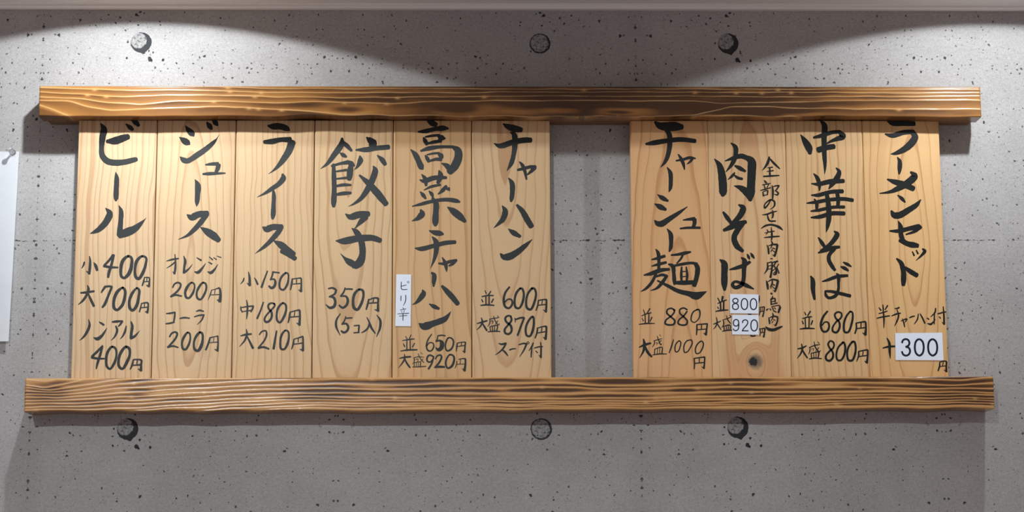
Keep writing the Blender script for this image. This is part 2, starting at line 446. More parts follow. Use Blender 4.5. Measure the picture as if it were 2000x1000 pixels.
def make_beam(name, x0, x1, z0, z1, depth, back, cols, ridges, burns, lites, base, seed, mat, fine, parent=None):
    """a beam whose front is a fine relief: hard grain stands proud and pale, soft grain is charred"""
    rs = np.random.RandomState(seed)
    nx, nz = 1500, 90
    cx = np.linspace(cols[0], cols[1], nx)
    v = np.linspace(0, 1, nz)                      # 0 top, 1 bottom
    R = np.array([np.interp(cx, [p[0] for p in r], [p[1] for p in r]) for r in ridges])
    k = 14
    ker = np.hanning(2 * k + 1); ker /= ker.sum()
    R = np.array([np.convolve(np.pad(r, k, mode='edge'), ker, 'valid') for r in R])
    for i in range(len(R)):
        R[i] += 0.006 * smooth1d(rs, nx, 40) + 0.0022 * smooth1d(rs, nx, 14)
    R = np.sort(R, axis=0)
    lo = np.vstack([np.full(nx, -1.0) + R[0] * 0, R]); hi = np.vstack([R, np.full(nx, 2.0)])
    burn = np.zeros((nx, nz)); ridge = np.zeros((nx, nz)); mid = np.zeros((nx, nz))
    V = v[None, :] + 0 * cx[:, None]
    C = cx[:, None] + 0 * v[None, :]
    for i in range(len(lo)):
        a, b = lo[i][:, None], hi[i][:, None]
        m = (V >= a) & (V < b)
        w = np.clip(b - a, 0.02, None)
        tt = (V - a) / w
        prof = np.clip(tt / 0.10, 0, 1) * np.clip((1 - tt) / 0.75, 0, 1) ** 0.6 if i else np.clip(0.5 + 0 * tt, 0, 1)
        if fine: prof = np.exp(-((tt - 0.52) / 0.28) ** 2)
        mid = np.where(m, np.exp(-((tt - 0.5) / 0.36) ** 4), mid)
        amp = 1.0 if fine else 0.42
        seg = np.clip((0.66 if fine else 0.86) + amp * (0.30 * smooth1d(rs, nx, 80) + 0.10 * smooth1d(rs, nx, 34)), 0.05, 1.25)[:, None]
        lev = np.interp(cx, [p[0] for p in base], [p[1] for p in base])[:, None]
        if not fine: prof = np.maximum(prof, 0.8 * np.clip((lev - 0.75) / 0.3, 0, 1) * np.clip(tt / 0.1, 0, 1))
        burn = np.where(m, prof * seg * lev, burn)
    for r in R:
        wd = ((0.010 if fine else 0.014) + 0.002 * smooth1d(rs, nx, 40))[:, None]
        d = (V - r[:, None]) / np.clip(wd, 0.007, None)
        ridge = np.maximum(ridge, np.exp(-d * d) * (0.75 + 0.25 * smooth1d(rs, nx, 30).clip(-1, 1))[:, None])
    # tiny pale nicks where a fibre has lifted on a ridge
    for _ in range(26):
        i = rs.randint(len(R)); j = rs.randint(nx)
        dd = ((C - cx[j]) / 4.0) ** 2 + ((V - R[i][j] - 0.02) / 0.035) ** 2
        ridge = np.maximum(ridge, 0.65 * np.exp(-dd)); burn = burn * (1 - 0.6 * np.exp(-dd / 3))
    soft = 1 - 0.9 * ridge
    for (c, f, hx, hv, s) in lites:
        g = np.exp(-(((C - c) / hx) ** 4 + ((V - f) / hv) ** 4)); burn = burn * (1 - s * g)
    for (c, f, hx, hv, s) in burns:
        g = np.exp(-(((C - c) / hx) ** 2 + ((V - f) / hv) ** 2) ** 1.5); burn = burn + s * (1.0 * g * mid if fine else 0.70 * g * soft)
    edge = np.clip((V - 0.95) / 0.05, 0, 1); burn = burn + 0.35 * edge * np.clip(0.5 + 0.5 * smooth1d(rs, nx, 40), 0, 1)[:, None] * np.interp(cx, [p[0] for p in base], [p[1] for p in base])[:, None]
    rel = 0.0003 * ridge - 0.0002 * np.clip(burn, 0, 1)
    bot = 0.0006 * smooth1d(rs, nx, 50)
    X = np.linspace(x0, x1, nx)[:, None] + 0 * V
    Z = z1 + (z0 + bot[:, None] - z1) * V
    rnd_e = 0.0012
    ev = np.minimum(V * (z1 - z0), (1 - V) * (z1 - z0)); ex = np.minimum(X - x0, x1 - X)
    rel = rel - np.clip(rnd_e - ev, 0, None) - np.clip(rnd_e - ex, 0, None)
    Y = -depth - rel
    verts = np.stack([X, Y, Z], -1).reshape(-1, 3)
    idx = np.arange(nx * nz).reshape(nx, nz)
    quads = np.stack([idx[:-1, :-1], idx[:-1, 1:], idx[1:, 1:], idx[1:, :-1]], -1).reshape(-1, 4)
    nb = len(verts)
    top_b = np.stack([X[:, 0], np.full(nx, -back), np.full(nx, z1)], -1)
    bot_b = np.stack([X[:, 0], np.full(nx, -back), z0 + bot], -1)
    verts = np.vstack([verts, top_b, bot_b])
    ti = nb + np.arange(nx); bi = nb + nx + np.arange(nx)
    q2 = np.stack([ti[:-1], idx[:-1, 0], idx[1:, 0], ti[1:]], -1)
    q3 = np.stack([idx[:-1, -1], bi[:-1], bi[1:], idx[1:, -1]], -1)
    q4 = np.stack([bi[:-1], ti[:-1], ti[1:], bi[1:]], -1)
    faces = np.vstack([quads, q2, q3, q4]).tolist()
    faces.append(idx[0, ::-1].tolist() + [int(ti[0]), int(bi[0])])
    faces.append(idx[-1, :].tolist() + [int(bi[-1]), int(ti[-1])])
    me = bpy.data.meshes.new(name)
    me.from_pydata(verts.tolist(), [], faces)
    extra_b = np.concatenate([np.full(nx, 0.12), np.full(nx, 0.55)])
    for nm, arr, ex_ in (('burn', burn, extra_b), ('ridge', ridge, np.zeros(2 * nx))):
        at = me.attributes.new(nm, 'FLOAT', 'POINT')
        at.data.foreach_set('value', np.concatenate([np.clip(arr, 0, 0.92).reshape(-1), ex_]).astype(np.float32))
    me.validate(); me.update()
    o = obj(name, me, mat, parent)
    sm = np.zeros(len(me.polygons), dtype=bool); sm[:len(quads)] = True
    me.polygons.foreach_set('use_smooth', sm)
    return o

DEPTH = 0.0568
base_u = [(77, .62), (300, .58), (380, .64), (520, .76), (640, .76), (750, 1.0), (900, 1.1), (1100, 1.2), (1400, 1.3), (1560, 1.15), (1640, .88), (1750, .75), (1915, .62)]
base_l = [(49, .62), (200, .60), (400, .55), (560, .78), (700, .90), (900, .84), (1100, .95), (1400, .86), (1700, .86), (1850, 1.3), (1940, 1.25)]
upper = make_beam('scorched_beam', -0.7319, 0.7036, 2.2053, 2.2523, DEPTH, 0.020, (77, 1915), UPPER, BURN_U, LITE_U, base_u, 3, SCORCH_U, False)
tag(upper, 'upper scorched cedar rail running along the tops of the menu planks', 'wooden beam', 'scorched rails holding the menu planks')
batten = obj('backing_batten', box_mesh('backing_batten', -0.7245, 0.6960, -0.0199, -0.0002, 2.2049, 2.2500, 0.001), plain('dark_batten', (0.16, 0.085, 0.04), 0.6), upper)
lower = make_beam('scorched_beam', -0.7381, 0.7045, 1.7584, 1.8069, DEPTH, 0.0002, (48, 1941), LOWER, BURN_L, LITE_L, base_l, 8, SCORCH_L, True)
tag(lower, 'lower scorched cedar rail on which the menu planks stand', 'wooden beam', 'scorched rails holding the menu planks')

# ---------------------------------------------------------------- brush lettering
STROKES = """
P 0
#title_lettering
-26.4,392.6,1.6 -21.3,383.6,9.7 -22.9,371.6,10.1 -24.0,355.6,7.8 -22.6,343.2,8.9 -15.0,334.1,9.7 -2.3,331.3,9.7 13.2,332.7,8.9 26.7,336.1,7.8 29.6,336.7,6.6
-15.9,364.6,5.8 -3.3,365.6,12.1 8.3,369.6,11.3 16.0,372.0,8.9
11.6,392.0,1.2 18.0,386.8,7.0 22.7,382.8,4.7
19.6,399.2,2.3 27.1,394.0,8.2 31.5,389.2,5.1
-1.5,316.6,1.2 0.3,307.9,7.0 0.2,290.0,7.7 0.2,276.2,7.0 0.1,272.2,2.7
-15.2,261.2,1.2 -8.8,252.9,9.7 -13.3,240.7,10.0 -23.6,228.8,8.5 -32.1,223.9,4.6 -37.4,222.0,0.8
4.6,265.5,0.8 8.3,256.4,6.6 8.3,240.6,7.3 7.5,228.8,8.5 8.1,220.0,10.8
7.0,219.4,10.4 18.1,223.9,13.1 29.5,229.2,10.8 38.0,236.7,6.6 44.6,243.6,1.5 46.8,246.5,0.4
#price_lettering
-37.2,187.2,1.5 -36.0,179.8,3.5 -36.2,168.1,4.2 -36.9,160.3,3.8
-36.4,160.7,3.8 -41.5,164.6,1.0
-44.6,178.2,2.7 -46.0,173.0,2.7 -48.7,168.5,0.8
-30.4,177.8,1.2 -27.7,173.0,4.6 -25.0,165.7,3.8
-1.8,189.2,3.9 -6.8,181.7,3.8 -14.3,173.5,3.5
-15.2,172.4,4.2 -5.5,170.4,3.8 6.0,170.0,2.7
-1.0,189.0,4.2 -3.4,175.9,4.2 -7.2,162.2,4.6 -8.3,155.0,3.5
21.0,187.2,3.9 13.4,180.7,5.4 10.5,168.0,5.0 11.8,156.3,4.2 16.1,154.0,4.2 23.6,162.2,5.8 26.7,175.8,5.0 25.9,184.7,3.9 21.0,187.2,3.9
42.2,187.2,3.5 34.6,180.7,5.0 31.7,168.0,4.2 33.4,155.3,4.6 37.7,152.8,4.6 43.8,162.1,5.0 47.8,175.8,3.9 48.0,184.6,3.5 42.2,187.2,3.5
46.4,155.3,1.5 45.1,148.5,2.7 43.3,142.2,2.3
46.1,154.7,1.5 50.7,154.9,1.9 53.6,153.9,2.3 53.9,148.5,2.7 53.3,141.0,3.8
53.3,141.0,3.5 49.4,143.0,1.2
50.1,154.3,1.5 49.9,148.9,1.5
45.7,148.1,1.5 53.7,148.5,1.5
-48.9,131.4,2.3 -40.9,132.0,3.8 -28.7,133.9,3.1
-38.9,142.7,1.5 -37.2,136.9,4.2 -39.8,128.1,3.8 -45.3,119.4,3.5 -51.8,113.5,1.0
-37.4,130.0,2.3 -33.9,122.3,3.8 -28.4,111.2,3.8
-12.0,141.1,3.8 -16.0,134.9,3.1 -17.9,131.6,1.9
-12.0,140.7,3.5 -6.6,141.3,3.1 -2.4,140.7,3.5
-2.4,140.3,3.8 -7.2,127.1,3.8 -12.5,113.5,4.2 -15.7,109.2,2.7
14.6,139.1,3.1 6.1,132.9,5.0 1.3,119.3,4.6 2.0,108.6,4.6 6.3,105.3,3.8 13.4,111.5,4.6 17.3,123.2,4.6 17.6,134.9,4.2 13.6,139.3,3.5
35.7,138.7,2.7 28.3,130.0,4.6 24.4,117.3,4.2 26.0,107.6,4.6 29.9,104.7,4.2 35.5,111.5,5.0 38.4,125.1,4.2 38.7,135.8,3.8 34.8,138.7,2.7
43.0,115.7,1.5 41.9,109.5,2.3 40.1,102.5,2.3
43.1,115.0,1.9 48.8,116.3,2.3 52.4,115.7,2.7 53.0,109.5,2.7 52.0,101.0,3.8
52.0,101.7,3.5 48.5,102.9,1.0
47.5,115.4,1.5 47.2,109.5,1.5
42.3,108.6,1.5 52.2,109.5,1.9
#drink_note_lettering
-35.8,91.2,1.1 -34.0,82.5,3.8 -38.1,70.9,4.2 -43.6,63.2,2.7 -48.8,58.9,0.6
-19.8,87.1,1.5 -16.5,85.2,3.1 -12.6,82.5,3.1
-27.4,63.5,1.5 -21.6,61.6,5.4 -15.0,66.4,4.2 -10.8,72.8,2.7 -7.7,78.2,0.6
-0.1,87.1,2.7 6.4,87.8,3.8 15.2,88.6,2.3
15.0,88.2,3.1 11.9,83.4,3.1 8.9,80.1,1.5
5.2,80.9,2.3 7.5,74.7,3.8 4.2,65.0,2.7 -1.6,58.8,0.6
20.9,80.9,1.9 19.3,72.7,3.4 15.6,65.0,2.3 12.1,61.1,0.6
27.9,87.8,1.9 30.0,80.4,4.2 28.9,70.8,4.2 28.5,62.7,4.6
28.1,62.5,4.6 33.8,65.3,3.8 41.2,73.8,0.6
-13.6,51.1,2.7 -21.0,42.8,3.8 -28.8,35.2,3.8
-29.3,33.8,4.2 -20.7,31.9,3.4 -10.4,31.8,2.3
-14.0,50.0,3.4 -16.7,38.0,3.8 -20.5,24.5,3.8 -22.1,16.5,1.9
0.8,49.9,3.4 -5.7,41.9,4.2 -7.7,30.3,4.2 -6.0,19.7,3.8 -1.5,16.4,3.4 4.3,24.5,4.2 7.4,36.1,3.4 6.0,46.7,3.4 0.8,49.6,3.4
21.8,49.9,3.8 14.4,41.8,4.6 10.9,30.3,4.2 12.1,19.7,4.2 17.0,16.4,3.8 23.4,26.4,5.0 27.3,37.9,3.8 26.3,46.6,4.2 21.8,49.5,3.8
32.8,29.8,2.3 31.5,22.5,3.1 28.6,15.6,1.9
33.2,30.2,2.3 40.5,30.4,2.3 44.9,29.0,3.1 44.7,22.5,3.4 44.7,13.6,4.2
44.7,14.0,3.8 40.1,16.4,1.0
38.9,29.8,1.9 38.3,24.1,1.9
32.1,21.6,1.9 43.9,22.5,2.7
P 1
#title_lettering
-17.2,389.0,1.2 -12.7,382.6,7.8 -6.4,376.0,8.6 -4.0,372.6,1.6
-26.1,371.2,1.2 -17.8,365.2,10.1 -12.3,361.6,7.8 -10.3,360.0,2.7
-24.3,340.7,1.6 -19.5,336.1,8.2 -13.6,334.1,8.2 3.6,344.7,8.9 17.1,354.7,8.2 26.6,363.7,5.5 31.4,369.7,1.4 34.6,375.7,0.4
15.1,394.5,2.3 19.5,388.7,8.2 22.7,383.7,3.9
23.6,399.7,3.1 28.2,394.1,8.2 31.6,389.7,3.5
14.5,328.2,2.3 23.4,329.4,5.1 33.5,329.8,5.8
34.1,328.2,7.4 33.3,322.8,7.0 30.7,317.0,4.7
10.9,313.8,3.1 21.8,314.4,5.4 44.7,315.2,2.3
-0.8,305.3,1.2 3.5,296.0,8.9 3.4,282.1,7.8 2.9,270.2,6.6 2.3,263.3,0.6
-11.8,250.9,1.9 -4.9,246.9,10.1 5.6,251.4,10.1 18.8,252.4,9.3
16.7,250.1,8.5 8.8,238.6,8.1 -1.6,226.8,7.0 -11.1,218.6,4.2 -24.5,212.7,0.6
8.9,231.5,1.5 18.7,225.2,10.1 29.5,217.9,11.6 37.0,211.4,7.7
#price_lettering
-41.0,179.7,1.3 -32.4,182.1,3.1 -23.2,183.6,2.3
-28.8,190.3,1.3 -27.6,179.7,2.7 -27.7,168.0,3.5 -28.7,160.1,3.1
-28.7,160.9,2.7 -31.8,163.5,0.8
-27.9,178.7,2.3 -33.2,173.8,2.3 -40.8,168.8,0.8
-15.4,187.5,1.3 -13.1,179.7,4.2 -14.2,169.9,3.5 -14.4,161.7,4.2
-14.8,161.9,3.9 -8.0,167.0,2.7 -1.8,175.0,0.6
4.3,184.8,1.4 11.0,180.8,3.1
1.3,163.4,1.5 6.5,162.3,4.6 12.2,167.9,3.5 18.2,176.5,0.6
23.0,186.1,1.2 28.3,181.6,2.3
21.8,178.1,1.3 27.1,175.3,2.7
21.0,163.4,1.3 25.8,161.8,4.6 31.5,166.9,3.1 36.5,175.1,0.6
29.8,184.9,1.4 34.1,182.0,1.9
34.8,187.3,1.4 41.0,185.1,1.7
-30.9,139.3,2.3 -28.7,144.1,2.7 -23.9,146.9,2.7 -19.4,144.9,3.1 -19.7,139.6,3.1 -24.6,132.8,3.1 -33.0,126.0,2.7
-33.6,125.6,3.1 -26.4,127.9,3.1 -17.1,126.2,2.3
-2.8,146.8,2.7 -9.3,139.6,4.2 -12.0,130.9,3.8 -9.9,124.0,3.5 -6.1,123.4,3.1 -1.0,129.9,3.8 1.9,138.6,2.7 1.1,144.9,2.7 -2.9,146.8,2.7
14.6,146.8,3.1 8.4,139.6,3.8 5.3,130.8,3.1 6.8,123.0,3.5 11.3,121.1,3.1 16.3,127.9,3.5 19.6,137.6,3.1 18.5,144.9,3.1 14.4,146.8,2.7
27.7,135.7,1.5 25.9,128.9,1.9 22.4,119.9,0.6
27.7,135.3,1.2 34.0,137.0,1.5 39.2,138.8,2.7
40.0,137.8,3.1 41.1,128.8,3.8 40.2,117.9,5.0
40.2,118.3,3.8 36.1,120.7,1.0
33.1,136.3,1.2 32.2,129.8,1.2
25.9,127.9,1.2 40.3,128.8,1.5
-39.5,99.8,1.7 -33.4,100.3,2.7 -26.3,101.7,2.3
-26.7,101.3,2.7 -27.1,93.9,2.7 -28.3,85.8,2.3
-39.9,84.3,1.9 -33.1,85.2,2.7 -27.0,86.8,1.9
-19.2,92.4,1.9 -12.1,93.5,2.7 -4.5,92.7,1.9
5.5,103.2,1.7 10.6,104.6,2.7 16.4,103.0,1.9
2.4,94.7,1.7 8.9,96.8,2.3 17.1,97.7,2.7
16.6,97.4,2.7 13.8,90.0,2.3 6.9,82.8,0.6
-33.9,64.5,2.3 -30.8,69.7,2.7 -25.5,71.8,2.7 -22.7,69.7,3.1 -23.9,63.9,3.1 -28.6,57.1,3.1 -35.7,49.4,2.3
-36.4,49.0,3.1 -28.4,50.6,2.7 -20.3,48.4,1.9
-6.9,71.0,2.7 -12.4,63.9,3.8 -15.1,55.2,3.1 -13.4,46.5,3.4 -9.5,45.5,3.1 -5.1,52.3,3.4 -2.8,61.9,2.7 -4.0,69.7,2.7 -7.4,71.0,2.7
11.4,71.0,3.5 5.7,64.8,3.8 2.7,55.1,3.1 4.2,45.5,3.8 9.1,43.5,4.2 13.7,50.3,5.0 15.8,60.9,3.4 14.8,69.6,3.5 10.8,71.4,3.1
26.8,63.2,2.3 24.7,55.1,3.1 20.7,44.7,2.7
27.2,63.2,1.9 33.5,64.6,1.5 38.7,65.7,1.9
38.3,65.1,2.3 38.9,55.1,2.3 38.4,43.1,3.4
38.4,43.5,3.1 33.7,45.8,0.8
32.6,62.8,1.2 32.1,57.0,1.1
26.0,55.5,1.1 38.5,56.6,1.5
P 2
#title_lettering
-11.9,389.3,2.3 -4.1,388.1,9.4 7.6,388.1,9.8 17.4,384.7,8.6 21.0,382.1,3.5
-16.6,363.7,6.2 -3.8,364.7,9.0 7.9,367.3,7.4 22.5,367.3,9.4
25.5,363.7,11.7 20.8,349.7,10.9 12.3,335.8,9.0 2.7,323.8,5.1 -4.0,317.8,2.3 -9.8,313.8,0.4
11.8,313.8,3.1 13.1,307.9,8.6 7.9,299.9,7.8 -2.7,292.0,7.0 -14.2,284.1,4.3 -26.7,277.7,0.4
-2.6,291.0,1.9 -0.9,282.1,5.8 -1.1,266.2,6.6 -1.6,250.4,7.4 -2.3,244.5,3.9
-16.8,231.7,2.7 -11.4,228.7,9.7 -1.7,231.7,9.7 11.8,231.7,8.9
9.9,228.7,7.7 4.2,220.8,8.1 -5.3,210.0,7.0 -15.8,200.2,5.0 -28.2,190.8,0.4
0.1,210.6,1.9 10.3,204.7,10.1 20.1,197.2,10.1 29.8,189.4,9.7
12.3,195.3,7.7 22.1,190.4,8.5 32.8,183.1,7.0
#price_lettering
-37.3,163.0,1.5 -35.6,154.2,3.5 -35.1,142.4,4.2
-35.1,142.4,3.5 -39.4,146.0,1.0
-43.9,153.8,1.9 -45.2,149.3,2.3 -49.0,144.4,0.8
-28.5,154.2,1.2 -25.9,150.2,2.7 -23.1,144.0,3.1
-8.8,164.3,2.3 -13.1,152.2,2.7 -17.3,139.5,3.5
-0.3,162.9,2.7 -1.9,156.1,2.7 -4.0,151.2,2.3
-1.1,162.9,2.7 4.1,162.3,2.3 9.0,161.6,2.7
-4.4,151.2,2.3 1.4,151.8,2.7 3.4,147.3,3.9 1.6,140.5,4.2 -2.6,138.5,3.9 -6.1,141.4,3.1
18.6,161.0,3.1 12.5,155.1,3.5 9.6,145.3,3.1 10.9,137.5,3.1 15.5,135.6,3.1 20.8,142.4,3.5 23.0,153.1,2.7 22.1,160.4,2.7 18.2,161.5,2.7
28.8,152.5,2.3 28.1,145.3,3.1 26.3,135.5,1.9
29.4,152.1,1.9 36.1,153.1,1.9 41.9,153.7,2.3
42.3,152.9,2.7 42.6,144.3,2.7 42.2,133.0,3.9
42.1,133.4,3.1 38.3,135.7,1.0
35.5,151.8,1.5 35.2,146.3,1.5
28.9,144.3,1.5 42.0,145.3,1.9
-48.0,110.1,1.9 -47.5,105.4,2.3 -45.5,101.6,1.9
-47.9,108.4,1.5 -38.4,110.3,2.3 -29.1,110.9,2.7
-29.1,110.1,2.7 -31.0,105.4,2.7 -32.8,101.9,1.9
-44.4,102.7,1.5 -32.5,104.5,1.9
-39.5,120.0,1.5 -38.0,111.3,2.7 -38.2,99.6,2.7 -39.0,91.4,1.2
-14.2,116.7,2.3 -18.1,104.4,2.7 -23.1,92.2,3.1
2.9,114.1,2.7 -1.9,115.5,2.7 -6.1,113.2,3.1 -6.6,108.3,3.1 -1.7,101.5,3.5 -1.6,93.7,3.5 -5.3,87.9,3.5 -10.1,86.9,3.5 -12.1,90.8,3.1 -8.9,97.6,2.7 -1.7,105.4,2.7 3.2,112.2,2.7 1.6,115.1,2.3
15.4,115.5,3.1 8.8,109.3,3.5 6.1,98.6,3.1 7.2,88.9,3.5 11.0,85.9,3.1 16.7,93.7,3.8 20.2,105.4,3.1 19.3,113.1,3.1 15.0,115.5,2.7
26.2,101.8,2.3 25.3,94.7,3.1 23.5,85.5,1.9
26.8,101.8,1.9 33.9,103.8,1.9 40.2,104.9,2.7
40.6,104.2,3.1 41.1,95.6,3.1 40.5,82.0,3.8
40.5,82.4,3.1 35.8,85.5,0.8
33.3,103.0,1.5 32.6,96.0,1.5
26.3,94.1,1.9 40.7,95.2,1.9
-47.6,65.7,1.5 -40.5,67.6,3.1 -31.5,68.6,2.7
-39.1,75.9,1.3 -38.0,68.6,3.1 -41.3,58.9,2.7 -48.8,49.6,0.8
-38.0,65.7,1.9 -33.6,56.9,3.1 -28.7,47.3,3.8
-19.4,67.6,1.9 -15.6,72.4,2.3 -9.9,73.4,2.3 -8.5,69.5,2.7 -10.7,60.8,2.7 -20.0,48.2,2.3
-20.8,47.3,3.1 -13.3,48.8,3.1 -4.7,46.1,2.7
6.4,73.3,2.3 4.7,62.7,3.1 2.2,46.2,3.8
18.9,73.3,2.7 13.8,66.5,3.5 12.1,55.9,3.1 13.5,46.2,3.5 18.3,45.6,3.1 23.0,53.9,3.8 25.0,65.6,2.7 23.7,72.3,2.7 18.7,73.9,2.7
32.5,60.7,1.9 31.7,53.9,2.7 29.1,45.6,1.5
33.1,60.7,1.5 40.2,63.0,1.9 45.9,64.9,2.3
45.9,64.2,2.7 46.4,54.9,2.7 46.2,43.3,3.8
46.2,43.7,3.1 41.4,45.6,0.8
39.2,62.6,1.5 38.9,56.4,1.5
32.1,53.0,1.5 46.0,54.9,1.9
P 3
#title_lettering
-18.0,369.7,3.5 -19.3,359.7,9.0 -29.9,343.8,8.6 -40.4,329.8,5.1 -50.7,321.8,0.6
-17.4,363.7,5.9 -10.5,357.7,7.0 -3.6,350.2,4.3
-21.1,346.8,2.0 -16.2,343.4,6.6 -11.3,340.6,3.5
-30.7,328.8,4.7 -30.2,313.9,7.0 -29.3,290.0,7.4 -29.9,270.2,8.2 -30.0,263.3,4.7
-33.6,326.2,3.9 -21.9,329.8,4.3 -8.3,332.2,7.0
-10.3,333.8,3.9 -4.0,329.8,8.6 0.5,326.8,3.9
-4.0,329.8,5.8 -5.3,319.8,9.4 -6.2,309.9,9.0 -6.9,305.5,7.0
-26.7,317.8,2.7 -11.1,320.2,4.3
-26.6,306.3,2.7 -11.0,307.9,4.3
-26.5,295.0,3.5 -15.8,297.0,5.1 -4.1,296.8,3.5
-27.3,281.7,3.9 -15.6,283.7,6.2 -4.0,284.5,4.3
19.3,371.2,2.3 24.2,366.2,8.6 28.1,362.8,12.9 29.0,357.8,11.7
23.6,368.8,5.9 32.4,365.4,3.9
3.2,351.4,2.7 18.8,351.8,8.2 34.5,354.2,7.8 53.0,355.8,7.8
9.2,342.2,2.3 10.2,335.8,8.2 6.4,326.8,5.1 1.2,320.2,0.6
36.1,342.8,2.3 43.4,335.8,7.8 47.9,328.8,5.9
29.8,326.2,2.0 32.7,319.8,8.6 28.9,305.9,9.4 21.3,290.0,9.0 11.6,276.1,6.6 0.1,267.2,3.1 -7.7,263.6,0.4
9.0,311.9,3.1 23.1,298.9,9.3 38.8,281.1,11.3 49.6,267.2,8.6
-11.9,252.0,1.6 -4.6,247.4,8.9 8.0,250.8,10.9 23.1,252.0,8.5
18.7,247.4,9.7 11.9,240.5,7.8 5.2,232.6,2.7 0.4,227.7,0.6
-1.9,229.7,1.6 4.3,224.7,8.1 10.2,215.8,8.9 13.8,203.0,9.7 14.3,189.3,10.1 10.9,178.5,12.4 4.7,172.6,10.8 -0.1,171.2,5.8
2.8,173.6,9.7 -5.9,178.5,9.7 -12.8,184.4,3.9 -19.4,191.7,0.4
-26.2,210.6,1.5 -14.9,210.0,9.7 6.3,213.9,10.5 29.6,214.9,9.3 41.2,210.9,7.8
#price_lettering
-36.6,137.4,2.3 -30.7,138.4,3.1 -25.8,136.4,3.5
-24.8,135.5,3.1 -26.7,129.6,3.1 -35.3,124.8,2.3
-35.0,125.1,2.3 -28.6,123.8,3.9 -26.0,116.9,3.9 -27.9,110.1,4.6 -34.2,108.2,3.9 -40.0,113.1,1.5
-11.4,138.8,1.9 -13.2,132.5,2.7 -18.0,125.7,2.7
-12.3,136.4,2.3 -6.5,136.8,2.7 -0.4,136.4,2.7
-18.0,125.7,2.3 -10.3,125.7,3.1 -7.1,119.8,3.9 -9.2,112.0,3.9 -14.9,108.2,3.5 -20.2,112.1,2.7
9.9,136.0,3.5 3.2,129.6,4.2 0.8,118.9,3.9 2.4,108.1,4.6 7.2,105.2,4.2 12.6,113.0,4.2 16.3,125.7,3.5 15.1,134.4,3.9 9.5,136.0,3.1
24.5,121.2,2.3 23.0,114.0,3.1 20.7,105.6,2.3
25.4,120.4,1.9 32.2,123.1,2.3 38.3,122.7,3.1
38.7,122.3,3.1 38.4,113.0,3.1 38.5,103.2,4.2
38.5,104.0,3.5 33.3,105.2,1.0
32.2,123.7,1.5 30.7,115.9,1.9
23.6,114.9,1.9 38.0,115.9,2.3
-18.1,99.4,1.5 -23.8,89.7,3.1 -24.3,80.0,3.5 -18.2,66.4,1.0
-10.0,95.1,1.5 -11.9,88.7,2.3 -15.7,82.9,2.3
-10.9,92.0,1.9 -6.1,92.6,2.3 -0.4,92.8,2.3
-15.7,83.5,2.3 -8.9,83.8,3.1 -6.0,78.0,3.5 -8.8,72.2,3.5 -13.2,70.7,3.5 -16.5,73.2,2.7
2.6,80.9,1.9 10.3,81.5,2.3
10.3,81.5,2.3 9.8,76.1,2.7 9.5,70.2,2.3
2.2,70.2,1.9 10.4,70.8,2.3
21.8,93.5,1.5 25.7,85.7,2.7 28.6,78.0,3.5 34.5,69.2,1.9
25.7,84.8,2.3 23.8,78.0,2.7 19.1,73.1,2.7 13.7,70.2,1.2
36.6,97.0,1.2 41.7,89.6,3.5 41.7,77.9,3.5 36.4,64.0,1.0
P 4
#title_lettering
-7.5,397.5,3.9 -1.6,393.9,9.0 5.3,390.9,7.8
-22.1,379.8,2.3 -11.4,380.8,6.7 4.3,384.3,6.7 16.1,385.5,8.6 24.3,385.1,2.7
-13.7,370.8,2.7 -11.3,365.8,6.7 -8.4,360.2,5.5
-10.9,371.8,2.7 0.4,373.8,4.3 10.6,374.8,3.9
6.3,374.8,2.7 15.1,370.2,8.2 19.6,369.4,2.0
11.8,368.8,6.7 9.8,364.8,3.9
-9.7,360.8,2.7 2.4,363.8,5.5 13.1,365.4,4.7
-33.2,352.2,1.6 -25.9,343.8,8.2 -21.0,333.8,8.6 -16.7,324.2,8.6 -14.7,321.8,3.9
-17.9,349.8,3.1 -5.4,353.8,7.0 12.2,356.2,5.1 31.7,356.2,4.7
29.8,356.8,3.9 38.6,350.8,11.0 39.6,339.8,12.5 33.7,325.8,12.9 25.9,316.9,9.8
13.8,330.6,1.6 22.0,326.8,7.8 26.9,319.9,7.8
-10.9,342.8,2.7 -8.3,338.8,5.9 -5.4,333.4,5.1
-8.3,343.8,2.3 0.5,345.8,3.5 10.2,346.8,3.5
8.3,346.8,3.1 13.2,342.2,7.8 15.7,338.8,2.7
-5.4,333.8,3.1 5.4,336.8,5.1 13.2,336.8,5.9
-19.3,304.9,1.6 -13.1,302.9,6.6 2.5,307.9,7.4 21.0,308.3,4.7
-16.4,313.5,1.6 -10.8,305.9,7.0 -9.6,296.0,3.9
9.9,319.5,2.0 12.3,311.9,8.6 8.4,299.9,5.1
-12.7,289.0,1.6 -1.4,294.4,4.3 12.3,297.0,3.5
-18.5,286.4,1.6 -14.0,281.1,6.2 -10.1,275.7,3.1
-5.2,287.6,1.6 -1.3,283.1,5.5 1.0,278.1,2.7
21.1,295.0,4.7 16.2,289.0,6.2 8.8,282.5,1.9
24.0,291.0,6.6 26.3,288.0,1.9
-30.5,263.8,1.6 -16.9,267.2,5.1 0.6,271.7,5.5 20.1,274.1,5.8 36.7,272.1,6.6 41.5,270.5,3.1
0.2,276.5,3.9 5.5,268.2,8.6 5.2,254.3,8.6 4.6,238.5,9.3 4.6,234.1,4.7
-17.8,258.7,2.3 -15.8,252.3,9.7 -21.7,245.4,7.0 -31.4,240.9,0.6
23.0,262.6,1.6 31.8,256.3,10.1 41.5,248.4,10.9 49.7,240.4,5.4
#second_title_lettering
-4.7,226.2,1.6 3.7,223.1,7.8 12.4,221.7,7.8 16.7,220.7,3.1
-25.8,199.1,2.3 -16.6,198.1,7.0 2.7,203.0,6.6 20.2,207.3,7.0 34.8,208.5,5.8
-0.0,216.8,1.9 5.6,208.9,8.2 6.0,195.1,7.4 2.8,181.3,4.7 -2.6,168.0,0.4
